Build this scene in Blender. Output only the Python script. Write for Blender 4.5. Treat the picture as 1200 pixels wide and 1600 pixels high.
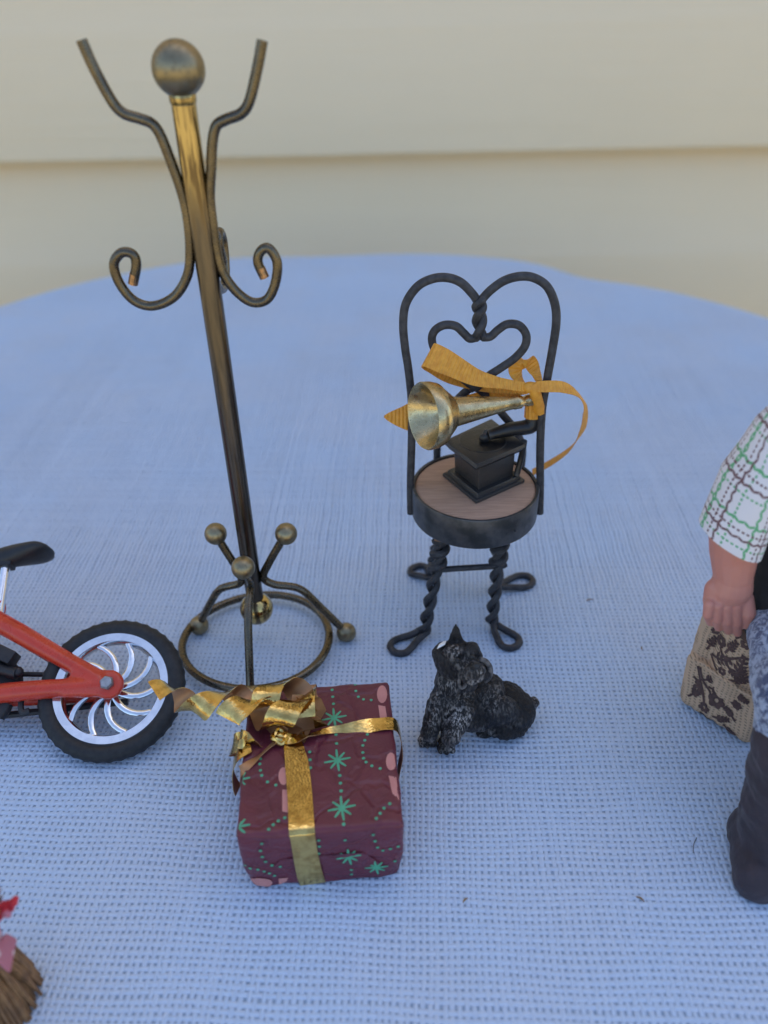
import bpy, bmesh, math, random
import numpy as np
from mathutils import Vector, Matrix, noise
from mathutils.bvhtree import BVHTree
random.seed(7)
PI = math.pi
scene = bpy.context.scene
for o in list(bpy.data.objects): bpy.data.objects.remove(o)
COL = scene.collection
S = 0.01                                   # everything below is written in centimetres
V = Vector
# ------------------------------------------------------------------ camera
FPX, PITCH, ROLL, CAMH = 1250.0, math.radians(35.0), math.radians(1.2), 19.0
fw = V((0, math.cos(PITCH), -math.sin(PITCH)))
r0 = V((1, 0, 0)); u0 = r0.cross(fw)
rt = r0*math.cos(ROLL) - u0*math.sin(ROLL); up = r0*math.sin(ROLL) + u0*math.cos(ROLL)
CAM = V((0, 0, CAMH))
cd = bpy.data.cameras.new('camera'); cam = bpy.data.objects.new('camera', cd); COL.objects.link(cam)
cam.matrix_world = Matrix(((rt.x, up.x, -fw.x, 0), (rt.y, up.y, -fw.y, 0), (rt.z, up.z, -fw.z, CAMH*S), (0, 0, 0, 1)))
cd.sensor_fit = 'VERTICAL'; cd.sensor_height = 36; cd.sensor_width = 27
cd.lens = FPX/1600*36
cd.clip_start = 0.005; cd.clip_end = 200
cd.dof.use_dof = True; cd.dof.focus_distance = 0.226; cd.dof.aperture_fstop = 9.0
scene.camera = cam
# ------------------------------------------------------------------ light
SUN_EL, SUN_AZ = 52.0, 14.0               # the sun stands behind the house: the table lies in its shade
w = bpy.data.worlds.new('World'); scene.world = w; w.use_nodes = True
wn = w.node_tree; bg = wn.nodes['Background']
sky = wn.nodes.new('ShaderNodeTexSky'); sky.sky_type = 'NISHITA'; sky.sun_disc = False
sky.sun_elevation = math.radians(SUN_EL); sky.sun_rotation = math.radians(SUN_AZ)
sky.air_density = 0.9; sky.dust_density = 3.0; sky.ozone_density = 1.0
wn.links.new(sky.outputs[0], bg.inputs[0]); bg.inputs[1].default_value = 0.15
sl = bpy.data.lights.new('sun', 'SUN'); sl.energy = 3.5; sl.angle = math.radians(0.5); sl.color = (1, .95, .87)
so = bpy.data.objects.new('sun', sl); COL.objects.link(so)
sd = V((math.sin(math.radians(SUN_AZ))*math.cos(math.radians(SUN_EL)), math.cos(math.radians(SUN_AZ))*math.cos(math.radians(SUN_EL)), math.sin(math.radians(SUN_EL))))
so.rotation_euler = sd.to_track_quat('Z', 'Y').to_euler(); so.location = (0, 3, 4)
vs = scene.view_settings; vs.view_transform = 'Standard'; vs.look = 'None'; vs.gamma = 1; vs.exposure = 1.24; vs.use_curve_mapping = False
try: scene.display_settings.display_device = 'sRGB'
except Exception: pass

# ------------------------------------------------------------------ layout helpers (points of the place, cm)
def ray(px, py): return fw + rt*((px-600)/FPX) - up*((py-800)/FPX)
def PZ(px, py, z): d = ray(px, py); return CAM + d*((z-CAMH)/d.z)
def PY(px, py, y): d = ray(px, py); return CAM + d*(y/d.y)
def PP(px, py, p, n): d = ray(px, py); return CAM + d*((V(p)-CAM).dot(V(n))/d.dot(V(n)))

def spline(pts, n=8, closed=False):
    P = [V(p) for p in pts]; out = []; m = len(P)
    rng = range(m) if closed else range(m-1)
    for i in rng:
        if closed: a, b, c, d = P[(i-1) % m], P[i], P[(i+1) % m], P[(i+2) % m]
        else: a, b, c, d = P[max(i-1, 0)], P[i], P[i+1], P[min(i+2, m-1)]
        for k in range(n):
            t = k/n
            out.append(0.5*((2*b) + (c-a)*t + (2*a-5*b+4*c-d)*t*t + (3*b-a-3*c+d)*t**3))
    if not closed: out.append(P[-1])
    return out
def lerp(a, b, t): return a + (b-a)*t
def interp(vals, n):
    out = []
    for i in range(n):
        f = i/(n-1)*(len(vals)-1); k = min(int(f), len(vals)-2); out.append(lerp(vals[k], vals[k+1], f-k))
    return out

class MB:
    def __init__(s): s.v = []; s.f = []; s.m = []; s.uv = []
    def add(s, vs_, fs, mi=0):
        b = len(s.v); s.v += [V(x) for x in vs_]
        for f in fs: s.f.append([b+i for i in f]); s.m.append(mi)
    def tube(s, path, r, seg=10, closed=False, cap=True, mi=0):
        n = len(path); P = [V(p) for p in path]
        R = r if callable(r) else (interp(r, n) if isinstance(r, (list, tuple)) else [r]*n)
        if callable(r): R = [r(i/(n-1)) for i in range(n)]
        T = []
        for i in range(n):
            a = P[(i-1) % n] if closed else P[max(i-1, 0)]; b = P[(i+1) % n] if closed else P[min(i+1, n-1)]
            T.append((b-a).normalized())
        nrm = T[0].orthogonal().normalized(); vs_ = []; 
        for i in range(n):
            nrm = (nrm - T[i]*nrm.dot(T[i])).normalized(); bn = T[i].cross(nrm)
            for k in range(seg):
                a = 2*PI*k/seg; vs_.append(P[i] + (nrm*math.cos(a) + bn*math.sin(a))*R[i])
        fs = []
        for i in range(n if closed else n-1):
            j = (i+1) % n
            for k in range(seg):
                fs.append((i*seg+k, i*seg+(k+1) % seg, j*seg+(k+1) % seg, j*seg+k))
        if cap and not closed:
            fs.append(tuple(range(seg-1, -1, -1))); fs.append(tuple((n-1)*seg+k for k in range(seg)))
        s.add(vs_, fs, mi); return s
    def lathe(s, prof, origin=(0, 0, 0), axis=(0, 0, 1), seg=32, mi=0):
        ax = V(axis).normalized(); e1 = ax.orthogonal().normalized(); e2 = ax.cross(e1); o = V(origin)
        vs_ = []; fs = []; n = len(prof)
        for (r, z) in prof:
            for k in range(seg):
                a = 2*PI*k/seg; vs_.append(o + ax*z + (e1*math.cos(a)+e2*math.sin(a))*max(r, 1e-4))
        for i in range(n-1):
            for k in range(seg):
                fs.append((i*seg+k, i*seg+(k+1) % seg, (i+1)*seg+(k+1) % seg, (i+1)*seg+k))
        if prof[0][0] > 1e-3: fs.append(tuple(range(seg-1, -1, -1)))
        if prof[-1][0] > 1e-3: fs.append(tuple((n-1)*seg+k for k in range(seg)))
        s.add(vs_, fs, mi); return s
    def ball(s, c, r, seg=24, M=None, mi=0):
        c = V(c); rr = V((r, r, r)) if not hasattr(r, '__len__') else V(r); n = seg//2; vs_ = []; fs = []
        for i in range(n+1):
            t = PI*i/n
            for k in range(seg):
                a = 2*PI*k/seg
                p = V((math.sin(t)*math.cos(a)*rr.x, math.sin(t)*math.sin(a)*rr.y, math.cos(t)*rr.z))
                if i in (0, n): p += V((math.cos(a), math.sin(a), 0))*1e-4
                vs_.append(c + (M @ p if M else p))
        for i in range(n):
            for k in range(seg): fs.append((i*seg+k, (i+1)*seg+k, (i+1)*seg+(k+1) % seg, i*seg+(k+1) % seg))
        fs.append(tuple(range(seg))); fs.append(tuple(n*seg+k for k in range(seg-1, -1, -1)))
        s.add(vs_, fs, mi); return s
    def hexa(s, p8, mi=0):                   # bottom ring 0-3, top ring 4-7 (ccw from above)
        s.add(p8, [(3, 2, 1, 0), (4, 5, 6, 7), (0, 1, 5, 4), (1, 2, 6, 5), (2, 3, 7, 6), (3, 0, 4, 7)], mi); return s
    def box(s, c, sx, sy, sz, M=None, mi=0):
        q = []
        for z in (-.5, .5):
            for x, y in ((-.5, -.5), (.5, -.5), (.5, .5), (-.5, .5)):
                p = V((x*sx, y*sy, z*sz)); q.append(V(c) + (M @ p if M else p))
        return s.hexa(q, mi)
    def strip(s, path, wdir, width, th=.012, mi=(0, 0), sub=2):
        """a ribbon: centre path, width direction and width at each point; outer layer and inner layer apart by th"""
        n = len(path); P = [V(p) for p in path]
        W = width if len(width) == n else interp(width, n)
        outer = []; inner = []
        for i in range(n):
            t = (P[min(i+1, n-1)]-P[max(i-1, 0)]).normalized(); wd = V(wdir[i]); wd = (wd - t*wd.dot(t)).normalized(); nn = t.cross(wd)
            for k in range(sub+1):
                q = P[i] + wd*W[i]*(k/sub-.5); outer.append(q+nn*th*.5); inner.append(q-nn*th*.5)
        m = sub+1; b = n*m; fo = []; fi = []; fe = []
        for i in range(n-1):
            for k in range(sub):
                a = i*m+k; fo.append((a, a+m, a+m+1, a+1)); fi.append((b+a, b+a+1, b+a+m+1, b+a+m))
            fe += [(i*m, b+i*m, b+(i+1)*m, (i+1)*m), (i*m+sub, (i+1)*m+sub, b+(i+1)*m+sub, b+i*m+sub)]
        for i0 in (0, n-1):
            for k in range(sub): fe.append((i0*m+k, i0*m+k+1, b+i0*m+k+1, b+i0*m+k))
        base = len(s.v); s.v += outer+inner
        for F_, mi_ in ((fo, mi[0]), (fi, mi[1]), (fe, mi[1])):
            for f in F_: s.f.append([base+i for i in f]); s.m.append(mi_)
        return s
    def build(s, name, mat, parent=None, smooth=True, bevel=0, auto=40, kind=None, label=None, uv=None):
        o0 = (parent['_w'] if parent is not None else V((0, 0, 0)))
        o0 = V(o0)
        me = bpy.data.meshes.new(name); me.from_pydata([tuple((p-o0)*S) for p in s.v], [], s.f)
        for mm in (mat if isinstance(mat, (list, tuple)) else [mat]): me.materials.append(mm)
        for i, p in enumerate(me.polygons): p.material_index = s.m[i]; p.use_smooth = smooth
        if uv:
            L = me.uv_layers.new(name='UVMap')
            for lp in me.loops: L.data[lp.index].uv = uv[lp.vertex_index]
        bm = bmesh.new(); bm.from_mesh(me); bmesh.ops.recalc_face_normals(bm, faces=bm.faces)
        if bevel: bmesh.ops.bevel(bm, geom=[e for e in bm.edges if len(e.link_faces) == 2 and e.calc_face_angle(0) > .5], offset=bevel*S, segments=2, affect='EDGES', profile=.6)
        if smooth and auto:
            for e in bm.edges:
                if len(e.link_faces) == 2 and e.calc_face_angle(0) > math.radians(auto): e.smooth = False
        bm.to_mesh(me); bm.free()
        ob = bpy.data.objects.new(name, me); COL.objects.link(ob)
        if parent is not None: ob.parent = parent
        ob['_w'] = tuple(o0)
        if kind: ob['kind'] = kind
        if label: ob['label'] = label
        return ob

def blob(mb, voxel=.05, smooth=6, fac=.5):
    """melts overlapping rounded pieces into one continuous surface; returns an MB"""
    me = bpy.data.meshes.new('tmp'); me.from_pydata([tuple(p) for p in mb.v], [], mb.f)
    ob = bpy.data.objects.new('tmp', me); COL.objects.link(ob)
    bm = bmesh.new(); bm.from_mesh(me); bmesh.ops.recalc_face_normals(bm, faces=bm.faces); bm.to_mesh(me); bm.free()
    m = ob.modifiers.new('r', 'REMESH'); m.mode = 'VOXEL'; m.voxel_size = voxel
    m2 = ob.modifiers.new('s', 'SMOOTH'); m2.iterations = smooth; m2.factor = fac
    dg = bpy.context.evaluated_depsgraph_get(); ev = ob.evaluated_get(dg); me2 = bpy.data.meshes.new_from_object(ev)
    r = MB(); r.add([v.co.copy() for v in me2.vertices], [tuple(p.vertices) for p in me2.polygons])
    bpy.data.objects.remove(ob); bpy.data.meshes.remove(me); bpy.data.meshes.remove(me2)
    return r

def thing(name, loc, label, cat, group=None):
    o = bpy.data.objects.new(name, None); COL.objects.link(o); o.location = V(loc)*S
    o.empty_display_size = .005; o['_w'] = tuple(loc); o['label'] = label; o['category'] = cat
    if group: o['group'] = group
    return o
def tag(o, label, cat, group=None):
    o['label'] = label; o['category'] = cat
    if group: o['group'] = group
    return o

# ------------------------------------------------------------------ material helpers
class NT:
    def __init__(s, name):
        s.mat = bpy.data.materials.new(name); s.mat.use_nodes = True; s.nt = s.mat.node_tree; s.b = s.nt.nodes['Principled BSDF']
        s._c = None
    def n(s, t, **k):
        x = s.nt.nodes.new(t)
        for a, v in k.items(): setattr(x, a, v)
        return x
    def put(s, sock, v):
        if isinstance(v, bpy.types.NodeSocket): s.nt.links.new(v, sock)
        elif v is not None:
            if hasattr(v, '__len__') and len(v) == 3 and sock.type == 'RGBA': v = (*v, 1)
            sock.default_value = v
    def m(s, op, a, b=None, c=None):
        x = s.n('ShaderNodeMath', operation=op); s.put(x.inputs[0], a)
        if b is not None: s.put(x.inputs[1], b)
        if c is not None: s.put(x.inputs[2], c)
        return x.outputs[0]
    def vm(s, op, a, b=None, sc=None):
        x = s.n('ShaderNodeVectorMath', operation=op); s.put(x.inputs[0], a)
        if b is not None: s.put(x.inputs[1], b)
        if sc is not None: s.put(x.inputs['Scale'], sc)
        return x.outputs[0]
    def co(s):                                # object coordinates in cm
        if s._c is None:
            t = s.n('ShaderNodeTexCoord'); s._c = s.vm('SCALE', t.outputs['Object'], sc=100.0)
        return s._c
    def uv(s): return s.n('ShaderNodeTexCoord').outputs['UV']
    def sep(s, v):
        x = s.n('ShaderNodeSeparateXYZ'); s.put(x.inputs[0], v); return x.outputs
    def comb(s, x, y, z=0.0):
        q = s.n('ShaderNodeCombineXYZ'); s.put(q.inputs[0], x); s.put(q.inputs[1], y); s.put(q.inputs[2], z); return q.outputs[0]
    def noise(s, scale, detail=3, vec=None, rough=.55, dist=0.0, out=0):
        x = s.n('ShaderNodeTexNoise'); s.put(x.inputs['Vector'], vec if vec is not None else s.co()); x.inputs['Scale'].default_value = scale
        x.inputs['Detail'].default_value = detail; x.inputs['Roughness'].default_value = rough; x.inputs['Distortion'].default_value = dist
        return x.outputs[out]
    def mr(s, v, a, b, c=0.0, d=1.0, smooth=True):
        x = s.n('ShaderNodeMapRange'); x.interpolation_type = 'SMOOTHSTEP' if smooth else 'LINEAR'
        s.put(x.inputs[0], v); 
        for i, q in zip((1, 2, 3, 4), (a, b, c, d)): x.inputs[i].default_value = q
        return x.outputs[0]
    def mix(s, f, a, b):
        x = s.n('ShaderNodeMix'); x.data_type = 'RGBA'; s.put(x.inputs[0], f); s.put(x.inputs[6], a); s.put(x.inputs[7], b); return x.outputs[2]
    def bump(s, h, st=.5, dist=.0002, nrm=None):
        x = s.n('ShaderNodeBump'); x.inputs['Strength'].default_value = st; x.inputs['Distance'].default_value = dist
        s.put(x.inputs['Height'], h)
        if nrm is not None: s.put(x.inputs['Normal'], nrm)
        return x.outputs[0]
    def set(s, **k):
        names = {'base': 'Base Color', 'rough': 'Roughness', 'metal': 'Metallic', 'normal': 'Normal', 'spec': 'Specular IOR Level', 'sheen': 'Sheen Weight',
                 'sss': 'Subsurface Weight', 'coat': 'Coat Weight', 'aniso': 'Anisotropic', 'sheenr': 'Sheen Roughness', 'sssr': 'Subsurface Scale', 'trans': 'Transmission Weight', 'coatr': 'Coat Roughness'}
        for a, v in k.items(): s.put(s.b.inputs[names[a]], v)
        return s.mat
def simple(name, c1, c2, scale, rough=.5, metal=0.0, bump=0.0, bscale=None, rvar=.1, bdist=.0002, **k):
    t = NT(name); f = t.mr(t.noise(scale, 4), .35, .65)
    base = t.mix(f, c1, c2); r = t.m('ADD', t.m('MULTIPLY', t.noise(scale*2.3, 3), rvar*2), rough-rvar)
    nm = t.bump(t.noise(bscale or scale*3, 4), bump, bdist) if bump else None
    return t.set(base=base, rough=r, metal=metal, normal=nm, **k)

M = {}
# antique brass: tarnished brown-green patches over yellow metal
t = NT('antique_brass'); n1 = t.mr(t.noise(1.3, 5, rough=.7), .36, .66); n2 = t.mr(t.noise(9, 4), .45, .75)
base = t.mix(t.m('MULTIPLY', n1, .6), (.27, .225, .14), (.36, .29, .165)); base = t.mix(t.m('MULTIPLY', n2, .35), base, (.13, .11, .085))
M['brass'] = t.set(base=base, metal=1.0, rough=t.m('ADD', t.m('MULTIPLY', n2, .2), .34), normal=t.bump(t.noise(22, 3), .12, .0002))
t = NT('dark_tarnished_brass'); n1 = t.mr(t.noise(1.3, 5, rough=.7), .36, .66); n2 = t.mr(t.noise(9, 4), .45, .75)
M['brass_wire'] = t.set(base=t.mix(t.m('MULTIPLY', n1, .7), (.115, .098, .075), (.19, .155, .10)), metal=1.0, rough=t.m('ADD', t.m('MULTIPLY', n2, .15), .26), normal=t.bump(t.noise(22, 3), .1, .0002))
t = NT('bright_brass'); s_ = t.sep(t.co()); n1 = t.mr(t.noise(1.6, 4, t.comb(t.m('MULTIPLY', s_[0], 3.2), t.m('MULTIPLY', s_[1], 3.2), t.m('MULTIPLY', s_[2], .5)), .6), .44, .58)
M['brass_bright'] = t.set(base=t.mix(n1, (.60, .44, .17), (.17, .12, .065)), metal=1.0, rough=t.m('ADD', t.m('MULTIPLY', n1, .1), .14), normal=t.bump(t.noise(18, 3), .12, .0002))  # dark streaks stretched along z put reflections into the colour
t = NT('copper_cut_end'); t = NT('tarnished_brass_painted_reflections'); s_ = t.sep(t.co()); stv = t.comb(t.m('MULTIPLY', s_[0], 3.6), t.m('MULTIPLY', s_[1], 3.6), t.m('MULTIPLY', s_[2], .35)); sn_ = t.noise(1.5, 4, stv, .6)
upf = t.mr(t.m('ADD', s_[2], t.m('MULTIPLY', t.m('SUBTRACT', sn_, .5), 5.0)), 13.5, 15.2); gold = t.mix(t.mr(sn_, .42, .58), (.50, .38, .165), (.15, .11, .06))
M['brass_pole'] = t.set(base=t.mix(upf, t.mix(t.mr(sn_, .35, .65), (.105, .092, .078), (.17, .14, .105)), gold), metal=1.0, rough=t.m('SUBTRACT', .27, t.m('MULTIPLY', upf, .10)), normal=t.bump(t.noise(14, 3, stv), .1, .0002))  # brown and gold streaks are painted-in reflections; gold upper part is remaining lacquer
M['cut'] = simple('cut_wire_end', (.5, .28, .14), (.3, .19, .11), 8, .35, 1.0)
t = NT('horn_metal'); n1 = t.mr(t.noise(3, 5, rough=.7), .4, .7); sp = t.m('MULTIPLY', t.mr(t.noise(26, 2), .62, .7), .6)
base = t.mix(n1, (.58, .47, .26), (.42, .34, .19)); base = t.mix(sp, base, (.06, .05, .04))
M['horn'] = t.set(base=base, metal=1.0, rough=t.m('ADD', t.m('MULTIPLY', n1, .2), .24), normal=t.bump(t.noise(7, 4), .16, .0004))
M['wire'] = simple('painted_iron_wire', (.030, .030, .034), (.055, .055, .060), 5, .55, 0.0, .25, 20, spec=.4)
M['band'] = simple('blued_steel_band', (.045, .05, .055), (.09, .092, .098), 2.2, .42, .55, .15, 12)
t = NT('seat_wood'); c = t.co(); s_ = t.sep(c); st = t.comb(t.m('MULTIPLY', s_[0], .7), t.m('MULTIPLY', s_[1], 9.0), s_[2])
g = t.noise(1.6, 5, st, .65); M['seatwood'] = t.set(base=t.mix(t.mr(g, .35, .68), (.46, .29, .20), (.36, .22, .15)), rough=.62, normal=t.bump(g, .2, .0002))
t = NT('black_cast_metal'); geo = t.n('ShaderNodeNewGeometry'); pt = t.mr(geo.outputs['Pointiness'], .53, .60); gr = t.mr(t.noise(14, 4), .5, .72)
M['black'] = t.set(base=t.mix(t.m('MULTIPLY', t.m('MAXIMUM', pt, t.m('MULTIPLY', gr, .2)), .5), (.0075, .008, .010), (.13, .125, .12)), rough=t.m('ADD', t.m('MULTIPLY', gr, .2), .3), normal=t.bump(t.noise(16, 4), .3, .0003), spec=.5)
# orange crinkled paper ribbon: fine ribs across its length (u runs along)
t = NT('orange_paper_ribbon'); u = t.sep(t.uv()); rib = t.m('SINE', t.m('MULTIPLY', u[0], 2*PI*8.5)); nz = t.noise(6, 4)
M['orange'] = t.set(base=t.mix(t.mr(nz, .3, .7), (.86, .40, .045), (.72, .30, .03)), rough=.5, normal=t.bump(t.m('ADD', t.m('MULTIPLY', rib, .7), nz), .45, .0005), sss=0.0)
t = NT('gold_foil'); c = t.co(); br = t.n('ShaderNodeTexVoronoi'); br.inputs['Scale'].default_value = 14; t.put(br.inputs['Vector'], c)
nz = t.noise(4, 4); M['foil'] = t.set(base=t.mix(t.mr(nz, .35, .7), (.80, .56, .19), (.52, .33, .10)), metal=1.0, rough=t.m('ADD', t.m('MULTIPLY', nz, .14), .10), normal=t.bump(t.m('ADD', br.outputs['Distance'], t.m('MULTIPLY', nz, 1.5)), .13, .0004))
t = NT('copper_foil_back'); nz = t.noise(3, 4); M['foilback'] = t.set(base=t.mix(nz, (.52, .28, .13), (.36, .18, .085)), metal=.6, rough=.42, normal=t.bump(nz, .2, .0004))
t = NT('burgundy_wrapping_paper'); nz = t.noise(1.1, 5, rough=.6); vc = t.n('ShaderNodeTexVoronoi'); vc.feature = 'DISTANCE_TO_EDGE'; vc.inputs['Scale'].default_value = .8; t.put(vc.inputs['Vector'], t.vm('ADD', t.co(), t.vm('SCALE', t.noise(.7, 3, out=1), sc=1.4))); cr = t.m('ADD', t.noise(.9, 6, rough=.62, dist=.7), t.m('MULTIPLY', t.mr(vc.outputs['Distance'], 0, .10), .35))
M['paper'] = t.set(base=t.mix(t.mr(nz, .35, .7), (.150, .026, .042), (.12, .020, .035)), rough=t.m('ADD', t.m('MULTIPLY', nz, .15), .30), normal=t.bump(cr, .55, .0013), spec=.5)
M['pgreen'] = simple('green_print', (.075, .36, .20), (.09, .42, .24), 4, .5)
M['ppink'] = simple('pink_print', (.62, .26, .23), (.55, .22, .20), 2, .5)
# resin dog: black with grey dry-brushed fur ridges
t = NT('painted_resin_fur'); c = t.co(); wv = t.noise(4.6, 4, t.comb(t.m('MULTIPLY', t.sep(c)[0], 3.2), t.m('MULTIPLY', t.sep(c)[1], 3.2), t.m('MULTIPLY', t.sep(c)[2], 1.0)), .65, .6)
pat = t.mr(t.noise(1.15, 3), .42, .62); at = t.n('ShaderNodeAttribute'); at.attribute_name = 'drybrush'
fur = t.mr(wv, .46, .62); dry = t.m('MULTIPLY', fur, t.m('MULTIPLY', at.outputs['Fac'], t.m('ADD', t.m('MULTIPLY', pat, .7), .3)))
M['dog'] = t.set(base=t.mix(dry, (.010, .0095, .011), (.52, .48, .45)), rough=t.m('ADD', t.m('MULTIPLY', fur, .25), .38), normal=t.bump(wv, .8, .0009), spec=.4)
M['plaster'] = simple('bare_white_plaster', (.85, .85, .84), (.75, .75, .76), 6, .8)
M['red'] = simple('red_glossy_plastic', (.62, .05, .02), (.54, .042, .018), 1.2, .28, 0.0, .05, 3, coat=.15)
M['chrome'] = simple('chromed_plastic', (.86, .87, .90), (.74, .76, .80), 3, .10, 1.0, .06, 4, rvar=.05)
M['rubber'] = simple('black_rubber', (.010, .011, .013), (.018, .019, .021), 5, .55, 0.0, .15, 14)
M['saddle'] = simple('black_soft_plastic', (.011, .012, .015), (.016, .017, .02), 3, .42, 0.0, .1, 14)
M['darkplastic'] = simple('dark_plastic', (.014, .014, .017), (.022, .021, .024), 4, .5)
M['steel'] = simple('grey_steel', (.42, .43, .45), (.3, .31, .33), 6, .38, .9, .1, 20)
t = NT('vinyl_skin'); nz = t.noise(1.6, 4); M['skin'] = t.set(base=t.mix(nz, (.62, .27, .20), (.55, .22, .165)), rough=.42, sss=.12, sssr=.002, normal=t.bump(t.noise(30, 3), .06, .0002))
def plaid(name):
    t = NT(name); u = t.sep(t.uv()); uu, vv = u[0], u[1]
    def line(a, b, pos, per, wid, dens, thr, zig=0.0):       # dotted or zigzag woven line along b, repeated along a
        zz = t.m('MULTIPLY', t.m('SUBTRACT', t.m('PINGPONG', t.m('MULTIPLY', b, dens), 1.0), .5), zig)
        d = t.m('ABSOLUTE', t.m('SUBTRACT', t.m('FRACT', t.m('DIVIDE', t.m('ADD', t.m('SUBTRACT', a, pos), zz), per)), .5))
        near = t.mr(d, wid/per, wid/per*.6, 0, 1)
        dots = t.mr(t.m('FRACT', t.m('MULTIPLY', b, dens)), thr, thr+.08, 1, 0)
        return t.m('MULTIPLY', near, dots)
    P_ = 1.0
    gA = t.m('MAXIMUM', line(uu, vv, .05, P_, .026, 10, .55), line(vv, uu, .02, P_, .026, 10, .55))
    gB = t.m('MAXIMUM', line(uu, vv, .52, P_, .036, 9, .9, .05), line(vv, uu, .52, P_, .036, 9, .9, .05))
    bA = t.m('MAXIMUM', line(uu, vv, .72, P_, .026, 10, .55), line(vv, uu, .70, P_, .026, 10, .55))
    bB = t.m('MAXIMUM', line(uu, vv, .86, P_, .032, 9, .9, .04), line(vv, uu, .85, P_, .032, 9, .9, .04))
    wv = t.m('SINE', t.m('MULTIPLY', uu, 2*PI*28)); wv2 = t.m('SINE', t.m('MULTIPLY', vv, 2*PI*28))
    base = t.mix(t.mr(wv, -1, 1), (.82, .79, .80), (.72, .70, .74))
    base = t.mix(t.m('MAXIMUM', gA, gB), base, (.12, .42, .19)); base = t.mix(t.m('MAXIMUM', bA, bB), base, (.17, .085, .09))
    return t.set(base=base, rough=.85, sheen=.2, normal=t.bump(t.m('ADD', wv, wv2), .25, .0002))
M['plaid'] = plaid('plaid_shirt_cotton')
t = NT('bag_linen'); s_ = t.sep(t.vm('ADD', t.co(), t.vm('SCALE', t.noise(2.0, 2, out=1), sc=.06))); 
a_ = t.m('POWER', t.m('SINE', t.m('MULTIPLY', s_[0], 2*PI*5.5)), 2); b_ = t.m('POWER', t.m('SINE', t.m('MULTIPLY', s_[2], 2*PI*5.5)), 2)
hh = t.m('MAXIMUM', a_, b_); M['linen'] = t.set(base=t.mix(t.mr(hh, .1, .6), (.30, .21, .13), t.mix(t.noise(1.2, 3), (.66, .45, .29), (.57, .385, .245))), rough=.9, normal=t.bump(hh, .5, .0003))
M['printbrown'] = simple('brown_flower_print', (.085, .048, .042), (.12, .07, .06), 6, .9)
t = NT('blue_grey_knit'); c = t.co(); s_ = t.sep(c); kn = t.noise(2.6, 3, t.comb(t.m('MULTIPLY', s_[0], 3.2), t.m('MULTIPLY', s_[1], 1.6), t.m('MULTIPLY', s_[2], 1.6)), .6, 1.2)
M['knit'] = t.set(base=t.mix(t.mr(kn, .42, .58), (.045, .065, .15), (.36, .42, .55)), rough=.95, sheen=.4, normal=t.bump(kn, .8, .001))
M['boot'] = simple('dark_purple_suede', (.030, .022, .030), (.042, .030, .040), 1.6, .7, 0.0, .5, 6, bdist=.0006, sheen=.1)
M['vest'] = simple('black_felt', (.010, .011, .013), (.018, .018, .022), 3, .9, 0, .4, 14, sheen=.1)
M['gold_dot'] = simple('gold_button', (.45, .3, .08), (.3, .2, .06), 5, .35, 1.0)
M['hair'] = simple('grey_doll_hair', (.42, .40, .38), (.3, .28, .27), 9, .7, 0, .6, 14)
M['stoolwood'] = simple('dark_stool_wood', (.07, .035, .02), (.10, .05, .03), 2, .5, 0, .2, 8)
M['straw'] = simple('dry_straw', (.30, .155, .06), (.18, .09, .038), 3, .7, 0, .3, 12)
t = NT('pink_dotted_cloth'); vr = t.n('ShaderNodeTexVoronoi'); vr.inputs['Scale'].default_value = 2.2; t.put(vr.inputs['Vector'], t.co())
M['pink'] = t.set(base=t.mix(t.mr(vr.outputs['Distance'], .22, .28), (.75, .62, .66), (.50, .17, .23)), rough=.85, sheen=.2, normal=t.bump(t.noise(18, 2), .3, .0003))
M['redpetal'] = simple('red_petal', (.55, .02, .04), (.42, .015, .03), 6, .6)
M['lint'] = simple('brown_lint', (.22, .12, .06), (.3, .2, .1), 6, .8)

# ------------------------------------------------------------------ setting: ground, siding wall, table, tablecloth
ZG = -74.0
t = NT('dry_lawn_and_gravel'); nz = t.noise(.05, 6, rough=.7)
gm = t.set(base=t.mix(t.mr(nz, .35, .65), (.36, .30, .18), (.30, .26, .15)), rough=.95)
g = MB(); g.add([V((-6000, -9000, ZG)), V((6000, -9000, ZG)), V((6000, 6000, ZG)), V((-6000, 6000, ZG))], [(0, 1, 2, 3)])
go = g.build('ground', gm, smooth=False); go['kind'] = 'structure'

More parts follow.
